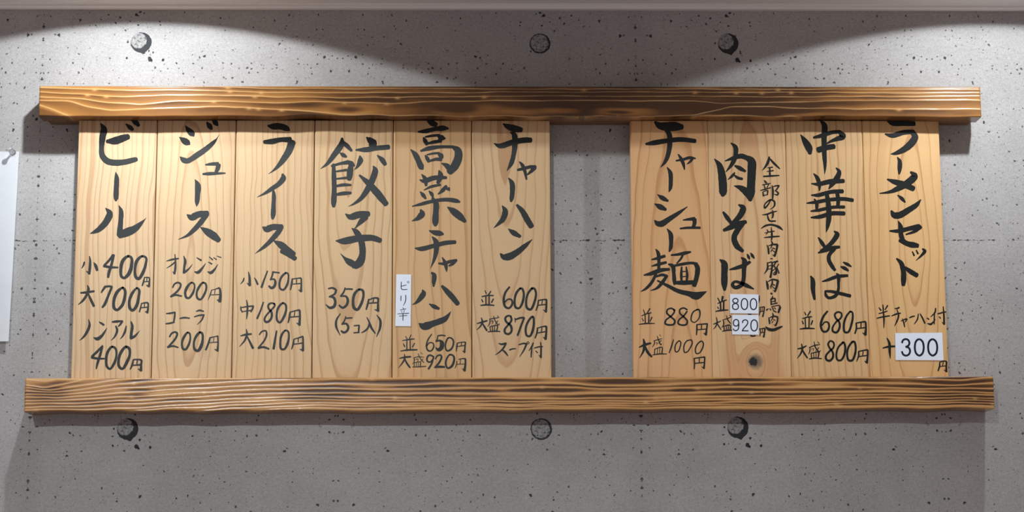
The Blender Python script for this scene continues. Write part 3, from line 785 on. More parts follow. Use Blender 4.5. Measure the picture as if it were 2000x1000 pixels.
9.8,175.8,2.7 18.3,175.4,5.0 26.0,178.4,5.0 36.7,180.3,4.7
33.8,178.4,5.8 29.9,174.5,4.7 25.1,171.9,2.3
15.2,184.9,1.6 19.3,177.4,5.4 21.2,169.6,5.0 21.8,163.3,1.5
-0.7,161.7,3.1 2.8,157.8,7.0 2.5,148.0,6.2 2.1,140.6,2.7
-14.5,135.3,1.9 -13.0,130.4,7.7 -18.3,121.7,7.3 -24.1,115.8,3.9 -30.3,112.5,0.6
14.9,141.2,3.9 22.2,133.3,7.7 31.9,122.6,8.5 38.7,113.8,7.0
-4.4,113.8,1.5 2.9,109.9,6.6 10.3,106.6,3.9
-19.8,84.1,1.9 -12.4,79.8,11.2 3.0,84.6,9.3 18.4,90.4,8.5 24.2,96.3,4.6 28.6,102.7,0.4
#price_lettering
-39.8,64.7,1.3 -36.5,59.0,1.6
-31.7,66.8,1.6 -34.6,59.8,1.6
-44.6,58.2,1.3 -36.2,59.6,1.9 -29.0,60.6,1.9 -26.2,60.6,1.3
-37.8,59.0,1.6 -37.8,42.7,1.9
-33.0,59.6,1.6 -32.6,43.5,1.9
-43.5,54.1,1.0 -41.0,49.2,2.3
-26.2,54.4,1.6 -29.4,48.4,1.9
-47.4,42.4,1.3 -36.2,44.0,2.6 -22.4,44.3,2.3
-0.4,67.9,1.6 -5.5,60.5,2.3 -8.4,50.8,2.3 -6.3,43.5,2.6 -1.4,42.6,2.3 2.6,49.1,2.3 1.3,54.3,1.9 -3.9,54.8,1.9 -7.9,50.0,1.6
9.0,66.2,1.6 7.8,60.5,1.9 5.8,56.9,1.9
9.0,65.4,1.9 14.7,66.2,2.3 20.0,65.4,1.9
6.1,56.9,2.3 11.5,58.1,3.2 14.7,54.8,6.5 14.2,47.5,6.5 9.9,44.2,5.2 5.5,47.5,1.6
24.4,62.1,2.3 21.2,56.4,2.6 20.1,49.1,2.3 22.3,42.9,2.6 27.7,44.2,2.9 31.7,50.7,2.6 31.7,58.9,2.6 27.6,62.4,2.3 23.9,61.8,1.9
38.2,54.8,1.6 37.4,49.1,2.3 36.5,41.8,1.3
38.5,54.3,1.6 44.6,55.6,1.6 50.3,55.9,1.6
50.3,55.6,2.3 49.5,47.4,2.3 48.7,40.1,2.9
48.7,40.6,1.9 45.4,42.9,0.6
44.6,55.6,1.3 43.8,49.9,1.3
37.8,49.1,1.3 49.5,50.7,1.6
-49.0,31.4,1.3 -40.9,33.0,2.9 -32.1,33.8,2.6
-41.3,37.8,1.3 -40.9,31.3,2.6 -44.1,24.9,2.3 -50.2,17.1,0.6
-40.9,30.5,1.9 -37.7,24.0,2.9 -33.1,17.5,2.6
-28.0,32.1,1.0 -20.0,33.7,1.3 -11.9,32.9,0.8
-26.4,32.1,1.3 -26.7,26.4,1.3 -29.6,22.4,0.6
-20.8,38.6,1.0 -18.7,32.9,1.3 -13.5,26.4,1.3 -11.9,24.8,1.0
-16.8,40.2,0.8 -14.3,37.8,1.0
-13.5,30.5,1.1 -18.3,25.1,0.6
-24.5,29.7,1.0 -20.8,30.5,1.0 -21.6,26.8,1.0
-26.4,24.8,1.0 -26.7,19.2,1.3
-26.4,24.8,1.0 -17.5,25.6,1.3 -18.0,19.1,1.3
-23.2,24.8,0.8 -23.5,19.1,1.0
-20.4,24.8,0.8 -20.6,19.1,1.0
-29.3,18.3,1.0 -18.3,18.6,1.6 -9.0,19.3,1.3
1.8,33.7,2.3 -3.8,36.1,2.6 -7.1,32.9,2.6 -7.0,27.2,2.6 -3.0,25.6,2.3 1.0,29.6,2.3 2.3,33.7,2.3
2.6,34.5,1.9 0.2,24.8,2.3 -5.1,15.4,2.9
5.1,30.4,1.9 8.3,35.3,2.3 13.1,36.1,2.6 14.3,32.9,2.9 10.7,24.8,2.9 4.3,17.5,2.3
4.0,17.8,2.6 10.7,18.6,3.6 18.8,18.3,2.9
26.9,36.9,2.3 22.0,30.4,2.6 20.7,22.3,2.6 23.6,16.6,2.6 29.3,19.0,3.6 33.0,27.1,3.2 32.5,34.5,2.9 26.9,36.9,2.3
37.4,27.1,1.3 36.6,21.5,1.3 34.6,16.6,1.0
39.8,29.6,1.3 46.2,30.9,1.6 50.3,30.4,2.6
50.3,29.5,2.6 50.1,21.4,2.9 48.8,12.5,3.9
48.8,13.0,2.9 45.4,15.8,0.8
43.0,29.9,1.0 42.2,23.1,1.0
37.4,22.3,1.0 49.5,22.7,1.0
%spicy_note -54.1,159.0 -31.6,158.6 -32.1,79.8 -55.2,80.2
-46.6,147.6,1.1 -46.8,142.1,1.2 -46.8,138.2,1.2 -45.6,136.1,1.2 -42.3,135.6,1.2 -37.7,135.9,1.1
-46.4,140.7,1.1 -42.8,141.6,1.1 -39.2,142.9,1.0
-34.9,147.0,0.7 -35.2,146.1,0.7 -36.2,145.7,0.7 -37.1,146.1,0.7 -37.5,147.0,0.7 -37.1,147.9,0.7 -36.2,148.3,0.7 -35.3,147.9,0.7 -34.9,147.0,0.7
-46.9,126.2,1.2 -47.1,122.4,1.3 -47.0,118.5,1.1
-40.0,127.3,1.2 -39.7,121.5,1.3 -40.9,115.9,1.2 -43.6,110.9,0.6
-44.3,108.2,0.8 -42.7,106.0,1.1
-47.9,104.5,0.9 -43.6,105.4,1.0 -39.2,106.3,1.0
-46.4,103.0,0.7 -45.1,100.6,1.0
-41.6,103.9,1.0 -42.9,100.3,0.7
-52.0,98.7,0.9 -44.0,99.0,1.1 -35.1,99.6,1.2
-49.5,95.2,0.9 -43.5,95.8,1.0 -37.8,96.2,1.0
-43.8,99.5,1.2 -43.8,93.9,1.3 -43.9,88.6,1.1
P 5
#title_lettering
-11.8,392.4,2.0 -4.9,388.3,8.6 5.9,384.9,11.0 16.1,382.9,7.8
-0.4,378.9,2.4 4.8,375.9,7.8 6.1,361.9,8.6 4.1,343.8,7.0 0.1,329.9,6.7 -6.6,318.3,0.6
-26.0,361.8,1.2 -16.8,357.8,7.8 3.8,363.9,8.6 21.5,366.9,9.0 30.3,366.9,8.2
10.3,320.3,3.9 19.3,322.3,5.1 29.1,324.9,5.5 36.9,324.3,7.0
35.9,323.5,6.7 30.6,317.9,5.1 25.1,312.9,2.3
13.1,332.9,2.0 17.3,327.9,5.5 21.2,317.9,5.1 23.5,305.5,2.7
-3.9,307.9,1.6 1.2,299.9,7.4 1.9,286.0,7.4 0.7,276.1,6.6 -0.1,271.3,3.5
-13.6,264.6,1.6 -9.1,256.3,8.6 -12.3,244.4,8.2 -19.1,236.9,5.1 -26.7,230.1,0.6
8.8,265.8,3.9 17.0,256.2,8.2 24.7,242.4,9.4 30.5,232.5,8.6
-4.6,228.9,1.2 3.2,223.0,8.2 13.3,217.1,5.1
-16.7,190.7,2.3 -12.1,186.0,8.4 -3.9,186.0,11.2 8.9,193.0,9.3 20.6,202.5,7.0 31.9,212.7,0.7
#price_lettering
-40.1,134.2,1.4 -38.3,129.5,1.9
-31.3,133.1,1.9 -35.0,127.2,2.3
-44.8,124.9,1.9 -36.7,126.5,2.3 -27.4,126.5,1.9
-39.0,124.9,2.1 -38.6,112.0,2.1
-33.9,124.9,2.1 -33.9,112.0,2.1
-45.3,120.9,1.6 -43.4,116.7,2.3
-27.4,121.3,2.1 -30.4,115.9,2.1
-46.7,111.5,1.9 -36.7,112.4,2.8 -26.3,111.5,1.9
-3.0,139.6,2.8 -9.5,130.7,3.3 -11.9,119.0,3.7 -9.6,109.6,3.7 -4.2,107.2,3.2 1.1,113.8,3.2 -0.2,120.1,2.8 -5.4,120.8,2.3 -10.0,116.6,2.3
13.3,137.2,3.3 7.5,130.7,3.7 4.6,118.9,3.3 6.2,108.4,3.7 11.3,107.2,3.2 16.7,116.6,3.7 18.4,130.7,3.3 15.6,137.2,3.3 12.4,137.2,2.8
31.4,137.2,3.7 24.9,129.5,3.3 22.0,116.6,3.3 23.6,107.2,3.7 28.9,105.3,3.7 34.6,116.6,3.7 37.0,130.6,3.3 34.2,137.2,3.3 30.5,137.2,3.3
40.6,119.4,2.1 39.6,111.9,2.3 36.8,103.7,1.9
40.6,118.9,1.9 48.1,120.3,2.1 52.7,120.3,2.8
52.9,119.8,2.8 52.6,110.7,3.0 51.9,101.3,3.5
51.9,101.8,2.8 47.5,104.8,0.7
46.7,119.8,1.4 45.7,113.0,1.4
39.9,111.4,1.6 52.7,113.0,1.9
-52.3,83.9,1.6 -43.7,86.3,2.8 -37.0,88.1,2.3
-45.8,92.8,1.4 -44.4,87.4,2.8 -46.7,80.4,2.3 -52.8,74.2,0.9
-44.4,85.1,1.9 -41.2,79.3,2.8 -37.5,73.4,2.8
-33.7,90.5,1.4 -26.3,91.8,1.6 -19.8,92.8,1.2
-32.8,90.5,1.4 -33.3,83.9,1.6 -36.1,79.3,0.9
-27.2,95.1,1.2 -24.9,88.1,1.6 -19.9,81.6,1.6 -18.5,83.9,0.9
-21.2,95.6,1.2 -19.4,93.2,1.2
-20.8,88.1,1.4 -25.0,82.7,0.9
-31.4,87.4,1.2 -28.2,88.1,1.2 -28.7,83.9,1.2
-32.8,79.3,1.4 -31.9,72.3,1.6
-32.8,79.3,1.4 -21.7,80.6,1.9 -22.7,72.2,1.9
-29.1,79.2,1.2 -28.7,72.2,1.4
-25.9,79.7,1.2 -25.7,72.2,1.4
-36.1,71.3,1.4 -26.4,72.2,2.3 -17.6,71.8,1.6
-0.8,94.4,2.8 -5.9,95.6,2.8 -9.6,92.1,3.2 -8.3,86.7,3.2 -1.3,80.4,3.7 -0.4,72.2,3.2 -4.4,68.0,3.2 -9.7,69.4,3.2 -10.6,74.6,3.2 -5.5,81.5,2.8 -0.4,88.5,3.2 -1.3,93.7,2.8
5.0,92.0,1.6 5.6,85.7,1.2
5.7,89.7,2.3 12.6,92.3,2.8 18.9,92.7,2.8
18.9,92.2,2.8 14.2,80.3,3.0 8.8,65.7,2.8
31.6,94.3,3.2 25.1,87.3,3.2 21.1,75.7,3.2 22.7,65.6,3.2 27.3,64.7,3.2 32.0,74.5,3.7 33.5,87.3,3.2 32.1,94.1,3.2
39.0,77.3,2.1 38.0,69.8,2.5 35.2,61.7,1.9
39.0,76.8,1.6 46.6,79.1,1.9 52.0,79.6,2.8
52.4,79.1,3.0 52.1,69.8,3.0 50.9,60.0,3.9
50.9,60.5,3.0 47.2,63.3,0.7
45.9,78.7,1.4 44.7,71.0,1.4
38.0,69.3,1.6 51.9,71.7,1.9
#soup_note_lettering
-19.5,53.6,1.6 -14.9,52.4,3.0 -8.8,54.1,2.8
-8.8,53.6,3.0 -12.6,46.6,2.8 -19.1,40.1,2.1 -25.1,36.2,0.7
-14.9,44.8,1.8 -9.8,40.1,3.0 -6.1,35.0,1.8
-3.3,43.8,2.1 1.3,45.4,2.1 5.9,45.7,1.6
10.6,51.7,1.9 17.5,53.5,2.5 22.2,53.1,2.8
22.2,52.6,2.8 18.6,44.2,2.5 11.6,33.1,0.7
24.5,56.6,0.9 22.9,54.7,1.2 24.5,52.8,1.2 26.1,54.5,1.2 24.7,56.6,0.9
32.3,54.7,1.9 30.2,48.9,2.5 25.6,42.4,0.9
30.2,47.7,1.9 29.5,39.6,2.3 29.0,32.6,1.6
34.1,46.5,1.6 40.6,48.4,2.1 46.7,48.8,1.6
43.5,55.4,1.6 44.1,46.5,2.5 43.8,32.1,2.8
43.8,32.6,2.3 40.6,36.1,0.7
36.0,42.3,1.4 38.7,39.6,1.9
P 6
#title_lettering
-20.9,395.1,4.3 -14.7,390.1,10.6 -2.9,388.1,14.2 8.9,388.5,14.2 20.3,387.7,8.7
-4.9,384.1,5.9 0.4,376.0,7.9 0.9,360.0,7.9 -2.7,341.9,6.7 -7.4,331.9,5.1 -14.2,323.9,0.6
-35.6,360.9,3.5 -25.0,362.4,7.5 -3.3,366.0,7.5 18.4,368.0,7.5 40.0,365.6,6.7
10.3,334.7,2.7 21.8,336.9,4.3 31.6,339.5,4.7 39.9,338.3,2.4
35.1,337.5,4.7 31.5,332.9,3.5 27.1,329.5,1.6
13.7,344.7,2.0 17.9,337.9,5.1 21.2,329.9,5.1 23.0,320.7,1.6
-3.6,324.3,1.6 1.0,315.9,6.3 1.5,301.9,6.3 0.6,292.0,5.5 -1.7,286.0,1.2
-19.2,282.0,1.2 -11.6,276.5,7.4 -3.3,272.1,3.5
-23.9,267.7,1.2 -15.8,263.1,8.6 -7.0,258.6,4.7
-24.1,241.9,2.0 -20.1,237.4,7.8 -14.2,236.4,9.4 -1.4,244.3,7.8 12.4,253.2,5.5 26.3,263.1,1.2
19.1,242.3,1.6 25.9,243.3,3.9 36.7,244.3,5.9
36.7,243.3,6.6 36.6,237.3,5.9 33.9,230.0,4.7
14.7,229.2,2.7 25.7,230.4,3.9 44.8,230.4,3.9
-5.2,228.8,1.6 -0.2,220.5,6.6 0.3,206.7,6.2 -0.6,198.8,5.5 -2.7,193.7,2.3
#second_title_lettering
-23.0,197.4,1.7 -19.6,191.5,5.5 -18.7,178.7,5.0 -19.4,161.7,4.6
-29.6,181.3,2.1 -20.7,183.4,4.6 -9.7,186.8,4.6
-29.8,171.3,1.7 -19.8,174.0,4.6 -7.8,177.0,4.2
-41.7,157.5,2.1 -31.6,159.6,5.9 -16.8,164.9,6.3 -3.2,166.4,4.2
-22.8,160.7,4.2 -29.7,146.9,4.6 -38.3,137.4,4.2 -47.1,132.1,0.8
-23.7,154.9,2.5 -14.8,157.9,4.6 -6.9,156.4,3.8
-6.9,156.4,4.6 -15.1,144.8,5.5 -22.5,137.4,3.8 -32.0,133.8,1.0
-21.3,149.0,2.5 -6.7,141.6,5.0 9.9,133.1,6.7 26.6,128.8,8.4 37.1,125.7,12.2 45.5,128.8,7.6 53.1,132.4,0.8
0.4,188.3,2.9 10.9,189.3,4.2 21.5,191.4,5.5 29.9,193.1,2.9
18.9,190.4,2.9 15.0,182.9,3.4 8.6,175.5,2.1
-4.1,174.4,2.5 2.2,171.3,6.3 3.7,159.6,5.5 4.3,149.0,5.9 4.2,143.0,2.9
2.2,171.3,3.4 17.0,174.4,4.6 31.7,176.1,4.2 39.0,174.4,5.0
37.6,174.0,6.3 40.0,168.0,7.6 38.0,153.2,7.1 34.2,141.5,7.1
15.8,170.2,2.5 15.0,157.4,4.2 15.4,146.8,2.9
22.8,170.2,2.1 24.0,157.4,4.2 22.8,146.8,2.9
15.7,162.8,1.7 23.1,163.4,1.7
15.6,154.9,1.7 22.9,155.7,1.7
5.9,145.8,5.5 20.6,145.8,7.1 35.4,146.8,5.9
#price_lettering
-43.4,104.6,1.3 -41.3,98.7,1.7
-33.5,106.3,2.1 -38.4,98.3,1.7
-46.2,95.2,1.3 -38.8,98.3,1.9 -31.5,100.0,1.7
-40.9,97.9,1.7 -40.7,83.6,1.9
-35.1,99.4,1.7 -35.7,83.6,2.1
-45.6,92.0,1.0 -43.6,87.4,1.9
-30.6,93.0,2.1 -33.6,86.7,1.5
-50.4,82.3,1.3 -39.1,83.6,2.3 -26.5,83.6,1.3
4.2,103.5,2.9 -1.0,106.7,2.5 -6.9,104.6,2.5 -7.8,99.3,2.9 -2.3,94.0,2.7 3.9,87.7,2.9 2.3,82.5,2.9 -5.6,81.4,2.9 -10.6,83.5,2.9 -9.3,88.8,2.5 -1.2,95.1,2.5 3.5,101.4,2.5 2.7,105.0,2.1
23.0,104.5,2.5 17.8,107.1,2.5 11.9,104.6,2.5 11.8,99.3,2.5 17.2,94.0,2.5 22.7,87.7,2.7 21.6,82.4,2.7 14.9,81.0,2.7 9.1,83.5,2.7 10.2,88.8,2.5 17.6,95.1,2.5 22.8,102.0,2.5
38.8,105.0,2.1 32.4,101.4,2.1 29.1,94.0,2.1 29.0,87.7,1.9 33.2,85.1,1.7 39.5,89.8,1.7 42.4,98.2,2.1 40.9,104.5,2.5 37.1,104.5,2.1
37.3,81.8,2.1 37.1,74.0,2.5 36.4,66.2,1.7
37.3,81.8,1.9 46.7,82.6,2.1 53.0,83.0,2.5
53.0,82.6,2.5 52.0,75.0,2.5 50.6,66.2,3.8
50.6,66.6,2.7 46.9,69.1,0.6
44.6,81.8,1.5 44.1,75.0,1.5
37.1,74.0,1.5 51.8,75.0,1.7
-50.5,47.5,1.7 -42.7,51.0,3.8 -33.2,53.7,2.9
-44.0,60.0,1.9 -42.5,52.1,4.6 -44.3,41.6,3.3 -50.3,31.1,0.8
-42.1,50.0,2.5 -37.6,39.5,4.2 -31.9,33.2,2.9
-28.6,57.3,1.0 -22.7,58.7,1.5 -16.0,60.8,1.0
-27.3,57.3,1.3 -27.8,52.0,1.5 -30.8,47.9,0.8
-23.1,64.6,1.0 -21.1,58.3,1.7 -17.6,51.0,1.5 -16.6,53.1,0.8
-19.5,66.7,0.8 -17.4,64.2,0.8
-16.9,57.9,1.3 -21.8,53.1,0.8
-25.9,53.7,0.8 -23.2,54.6,0.8 -24.1,51.0,0.8
-27.1,44.7,1.3 -27.7,37.4,1.5
-27.1,44.7,1.3 -16.2,47.4,1.7 -16.4,38.4,1.7
-22.9,45.3,1.0 -23.5,37.4,1.0
-19.6,46.2,1.0 -19.7,38.4,1.0
-30.4,35.7,1.3 -19.9,37.4,1.9 -9.3,37.3,1.3
1.5,59.1,1.5 -1.6,48.9,2.1 -5.5,39.0,1.5
10.3,57.2,1.7 5.4,53.0,1.9 3.4,45.7,1.9 4.5,40.5,1.9 8.3,41.5,1.7 11.8,49.9,1.9 12.3,55.1,1.9 9.8,57.2,1.7
22.8,57.8,1.7 18.5,53.0,1.9 16.7,45.7,1.9 17.9,39.8,1.9 21.9,40.4,1.7 27.2,47.8,1.9 29.8,54.0,1.9 28.5,58.2,1.9 22.8,57.4,1.7
42.0,56.1,1.9 36.7,50.9,2.1 34.2,43.6,1.9 35.4,38.3,1.9 39.6,38.3,1.7 44.9,45.6,2.1 46.5,53.0,2.1 44.5,56.5,1.9 41.6,56.1,1.7
32.1,30.6,1.9 32.6,22.6,2.1 32.0,14.7,1.7
32.1,30.6,1.7 41.5,31.8,1.9 48.2,32.6,2.3
48.2,32.0,2.3 47.6,23.6,2.3 46.6,15.3,2.9
46.6,15.5,2.3 43.4,18.0,0.6
39.9,31.0,1.5 39.7,23.6,1.5
32.6,23.0,1.5 47.2,24.3,1.7
P 7
#title_lettering
-49.7,337.5,1.6 -42.5,327.9,8.6 -38.9,311.9,11.8 -37.7,294.0,12.6 -37.9,284.0,11.0 -38.4,280.4,5.9
-23.6,362.4,2.0 -17.3,356.0,7.1 -17.6,341.9,7.1 -22.8,329.9,6.3 -32.9,316.9,1.0
-33.5,334.3,1.6 -20.6,338.9,6.3 -8.7,342.0,7.9 3.0,337.9,7.9
-2.9,341.0,5.9 6.8,333.9,12.6 6.8,317.9,13.0 5.6,298.0,12.6 4.7,284.0,12.2 3.4,273.0,5.9
-20.6,295.6,1.2 -9.9,292.0,8.6 -0.3,284.0,11.8 2.5,277.0,7.8
-18.5,326.9,3.1 -11.1,322.9,6.7 -3.0,318.3,3.9
-19.2,315.9,2.4 -23.2,310.9,4.3 -30.2,304.9,0.8
-20.8,312.9,2.0 -14.4,307.9,4.7 -8.0,306.3,4.3
-14.0,266.1,2.7 -7.6,261.1,9.0 -11.8,250.2,9.0 -20.8,240.3,7.0 -26.8,235.3,4.7
-38.1,254.6,3.5 -32.4,246.2,6.7 -26.7,238.3,5.1
-37.8,226.4,4.7 -26.9,231.4,8.2 -15.1,236.3,8.6 -4.0,239.5,5.9
-8.8,237.3,7.8 -18.3,224.4,8.6 -22.4,214.5,8.6 -18.7,202.7,9.0 -9.8,194.4,5.5
-44.7,181.2,2.1 -38.5,175.4,9.7 -38.4,159.5,9.7 -38.8,144.7,9.7 -38.6,134.5,4.2
-30.3,165.9,2.1 -21.4,168.0,5.1 -8.7,172.2,6.3 0.9,177.5,4.6
-12.2,184.6,1.7 -7.5,179.7,7.6 -8.4,165.8,6.7 -9.1,153.1,6.3 -12.5,142.5,6.3 -22.1,138.3,5.9 -26.6,142.5,5.0 -22.9,147.2,4.2 -14.6,145.7,4.6 -5.2,141.4,6.3 5.6,136.1,2.1
-3.0,189.7,1.7 -1.0,185.4,4.6 0.4,181.6,2.1
2.3,191.4,1.7 4.7,187.5,4.6 7.4,183.3,2.5
#price_lettering
-49.3,122.4,1.7 -46.1,116.1,2.1
-41.7,124.5,3.4 -43.1,117.1,2.5
-49.5,114.0,1.5 -42.5,117.1,2.1 -35.9,119.3,1.7
-45.3,115.0,2.5 -45.1,103.4,2.5
-40.4,117.1,2.5 -40.9,104.5,2.5
-50.0,108.7,1.5 -48.4,106.2,1.9
-52.7,102.0,1.7 -43.8,103.4,2.9 -33.8,104.0,1.7
#yen_sign
12.9,125.5,2.9 13.6,119.2,2.1 12.7,115.0,1.3
14.6,108.2,1.7 14.4,101.2,1.9 12.2,94.3,1.0
14.2,107.8,1.5 20.9,109.0,1.7
21.3,108.6,2.1 20.3,101.2,2.1 18.4,93.8,2.5
18.2,108.6,1.3 17.4,102.3,1.3
14.4,101.2,1.3 20.3,102.3,1.5
#large_price_lettering
-56.8,82.4,1.3 -51.6,84.3,2.1 -45.2,87.2,1.3
-52.0,92.9,1.3 -50.9,85.5,2.1 -53.1,79.2,1.9 -57.0,74.6,0.8
-51.0,83.4,1.7 -48.5,79.2,1.9 -45.3,74.1,1.5
-42.9,88.7,1.0 -35.7,90.8,1.5 -29.4,93.5,1.3
-41.6,88.7,1.5 -41.1,82.3,1.9 -44.0,77.1,1.0
-36.7,96.0,1.0 -34.7,88.7,1.9 -30.6,83.4,1.7
-31.4,96.0,1.7 -29.8,93.5,1.3
-41.2,79.2,1.7 -40.3,72.9,1.9
-41.2,79.2,1.5 -31.7,80.9,1.9 -31.5,72.9,1.7
-37.2,79.6,1.3 -36.5,72.9,1.5
-34.3,80.0,1.3 -34.0,72.9,1.5
-43.3,71.6,1.5 -36.1,72.9,2.1 -28.1,73.3,1.5
#large_yen_sign
13.2,75.7,1.7 14.5,70.7,1.7 13.5,64.4,1.3
13.8,74.9,1.5 20.9,76.1,2.1
21.4,75.7,2.5 20.4,69.6,2.3 19.1,62.7,2.9
17.6,74.9,1.3 17.0,69.6,1.3
14.1,69.0,1.3 20.4,70.3,1.5
#ink_trace
-0.7,64.8,2.5 3.1,64.0,2.1 6.4,64.8,2.1
#ink_trace
-4.1,98.1,1.3 -0.8,97.2,2.1 1.3,97.9,1.3
#note_lettering
34.5,340.9,2.0 32.5,333.0,3.7 28.5,325.8,2.8 23.1,319.3,0.6
35.2,338.0,2.0 42.0,330.1,3.1 50.1,322.2,1.7
31.3,323.6,1.1 39.1,324.6,2.0
30.4,317.9,1.1 40.1,319.3,2.0
34.8,323.6,2.0 34.8,311.4,2.5
24.8,310.2,2.0 35.9,310.8,2.5 48.9,311.7,1.7
26.1,304.2,1.1 27.9,301.3,2.8 29.7,300.2,1.7
23.1,297.0,1.4 29.2,298.1,1.7 35.6,299.6,1.1
25.3,296.3,1.1 26.9,292.0,2.0
32.5,297.7,1.4 29.8,292.7,1.4
19.5,288.4,1.1 26.9,290.1,2.0 35.7,292.7,1.4
23.3,286.2,1.4 24.1,279.8,2.5
23.7,286.2,1.1 29.0,288.1,1.7 31.4,287.7,2.0
30.8,286.9,2.0 30.1,281.5,1.7
24.1,280.5,1.1 30.6,281.9,1.4
37.6,296.3,1.1 38.7,288.4,2.8 38.1,275.5,2.0
38.3,293.8,1.1 44.0,295.6,2.0 48.5,295.6,2.3
47.9,294.8,2.0 43.8,289.1,1.7 41.7,287.7,1.1
42.4,288.1,1.4 46.8,284.1,2.3 45.3,281.5,2.3 40.8,282.4,0.8
35.0,274.0,1.4 30.8,266.2,2.0 25.5,261.1,2.3 25.2,265.4,1.7 30.0,271.2,2.0 35.7,273.8,2.3 40.3,271.2,2.5 40.7,265.4,2.3 37.5,261.1,1.4 33.2,258.9,0.6
21.4,250.4,0.8 28.0,251.1,2.3 35.9,254.0,2.0 43.7,256.1,1.4
37.4,258.3,0.8 38.0,252.6,2.5 37.1,246.1,1.7 35.7,245.4,0.8
29.5,251.8,1.1 30.3,245.4,2.3 32.7,241.1,2.3 41.5,240.8,2.0
19.5,229.4,1.1 25.5,233.3,2.5 34.0,235.1,2.5 42.4,233.3,3.1 48.0,230.4,3.4 52.4,226.6,0.8
28.2,227.6,1.1 29.5,224.7,1.7 26.8,219.7,0.8
24.5,222.3,0.8 33.7,224.3,1.7 39.4,225.1,1.4
23.6,215.2,1.1 33.5,216.2,2.3 46.9,217.2,1.7
34.6,231.1,0.8 35.4,222.6,2.5 35.1,214.0,2.0 34.0,208.6,0.6
34.4,209.8,0.9 35.9,206.8,2.1 35.0,203.0,1.8 32.4,197.8,0.7
27.6,203.8,0.9 29.4,198.5,2.4 29.8,190.3,2.4
29.5,202.3,0.9 36.5,204.5,2.1 43.2,204.2,3.0
43.5,203.8,3.0 41.8,195.5,2.7 38.6,186.5,3.0
38.6,186.5,2.1 35.7,188.8,0.6
35.7,199.3,1.2 39.3,197.8,1.8
35.6,197.0,1.5 32.8,193.3,0.9
35.6,195.5,0.9 38.8,193.3,1.5
32.3,182.8,1.2 35.5,182.5,1.5
27.7,176.8,1.5 27.4,167.1,2.4 22.1,158.9,0.7
27.7,175.8,1.2 33.9,177.2,1.8 34.1,167.1,2.4 31.6,153.9,2.7
28.3,171.3,1.0 33.2,172.3,1.2
28.2,166.3,1.0 33.1,167.4,1.2
35.1,176.8,1.5 43.3,178.7,2.4
40.3,176.8,1.8 37.2,172.3,1.8 34.2,169.3,0.9
37.2,172.3,1.5 40.7,165.6,2.4 39.4,158.8,2.7 35.8,158.1,0.7
39.0,167.1,1.2 35.5,164.1,1.2
39.2,162.9,1.2 35.9,159.6,1.2
44.7,174.5,1.2 41.6,169.3,1.5
41.6,170.1,1.2 44.8,160.3,1.8
25.2,149.1,0.9 26.6,143.2,3.0 27.4,135.7,2.1
26.9,146.9,0.9 34.4,150.6,2.1 42.5,149.1,2.7
43.0,148.4,3.0 40.8,140.2,3.0 38.1,132.0,2.4
38.1,132.0,2.1 35.5,134.2,0.6
34.4,150.6,1.2 34.0,144.7,2.1 30.4,138.7,0.9
34.3,143.9,1.2 37.5,141.7,1.8
34.2,140.9,1.2 31.1,136.5,0.9
34.9,139.4,0.9 37.8,136.4,1.5
31.3,130.0,1.2 32.4,129.0,2.7 33.9,128.6,1.2
34.5,125.3,0.9 33.4,122.3,2.1 31.4,120.1,1.8
31.5,120.8,1.8 31.7,111.9,1.8
31.4,120.1,1.2 37.4,121.6,1.8 37.7,116.3,2.1
32.1,116.6,1.0 37.7,117.5,1.2
32.0,112.6,1.2 40.9,114.6,1.8
31.9,108.9,1.2 43.8,110.7,1.5 45.5,107.4,2.4
44.9,107.4,3.0 42.3,100.0,2.4
24.4,103.7,2.1 27.1,105.9,1.2
29.6,105.9,1.5 31.0,103.7,1.5
33.3,107.4,1.5 34.7,104.5,1.5
36.6,107.4,1.5 38.0,105.2,1.2
34.7,103.0,1.5 39.1,100.7,1.5
33.1,99.3,0.9 34.5,95.5,2.1 32.9,91.1,1.5 30.6,86.6,0.7
27.4,92.6,0.9 28.1,88.1,2.1 28.6,82.9,1.8
28.2,91.8,0.9 34.5,94.4,1.8 41.1,93.3,2.1
41.1,92.6,2.1 40.2,85.9,2.1 37.4,80.0,2.4
37.4,80.0,1.8 34.9,81.9,0.6
34.4,89.6,1.0 37.0,88.1,1.3
34.0,86.6,1.2 31.3,84.0,0.7
22.3,78.5,1.2 26.6,74.8,3.8 34.0,73.6,3.8 41.4,76.3,3.2 47.7,78.9,1.5
%price_sticker -30.7,128.3 12.8,127.5 11.7,98.2 -31.0,99.0
-22.5,121.5,1.7 -19.6,120.5,1.7 -18.7,117.9,1.7 -19.7,115.6,1.7 -22.7,114.4,1.7 -25.5,115.6,1.7 -26.7,117.9,1.7 -25.4,120.5,1.7 -22.5,121.5,1.7
-22.7,113.8,1.7 -19.4,112.4,1.7 -18.3,109.1,1.7 -19.5,105.9,1.7 -22.9,104.6,1.7 -26.3,105.9,1.7 -27.2,109.1,1.7 -26.2,112.4,1.7 -22.7,113.8,1.7
-8.9,121.3,1.8 -5.5,119.3,1.8 -4.3,112.9,1.8 -5.8,106.6,1.8 -9.2,104.5,1.8 -12.6,106.6,1.8 -13.8,112.9,1.8 -12.3,119.3,1.8 -8.9,121.3,1.8
4.9,121.2,1.8 8.3,119.1,1.8 9.5,112.8,1.8 8.0,106.4,1.8 4.5,104.4,1.8 1.1,106.5,1.8 -0.1,112.8,1.8 1.4,119.1,1.8 4.9,121.2,1.8
%price_sticker -27.9,96.3 12.1,96.2 11.4,66.2 -28.6,66.6
-22.2,89.4,1.7 -19.4,87.9,1.7 -18.4,84.3,1.7 -19.7,80.6,1.7 -22.7,79.3,1.7 -25.5,80.6,1.7 -26.5,84.3,1.7 -25.2,87.9,1.7 -22.2,89.4,1.7
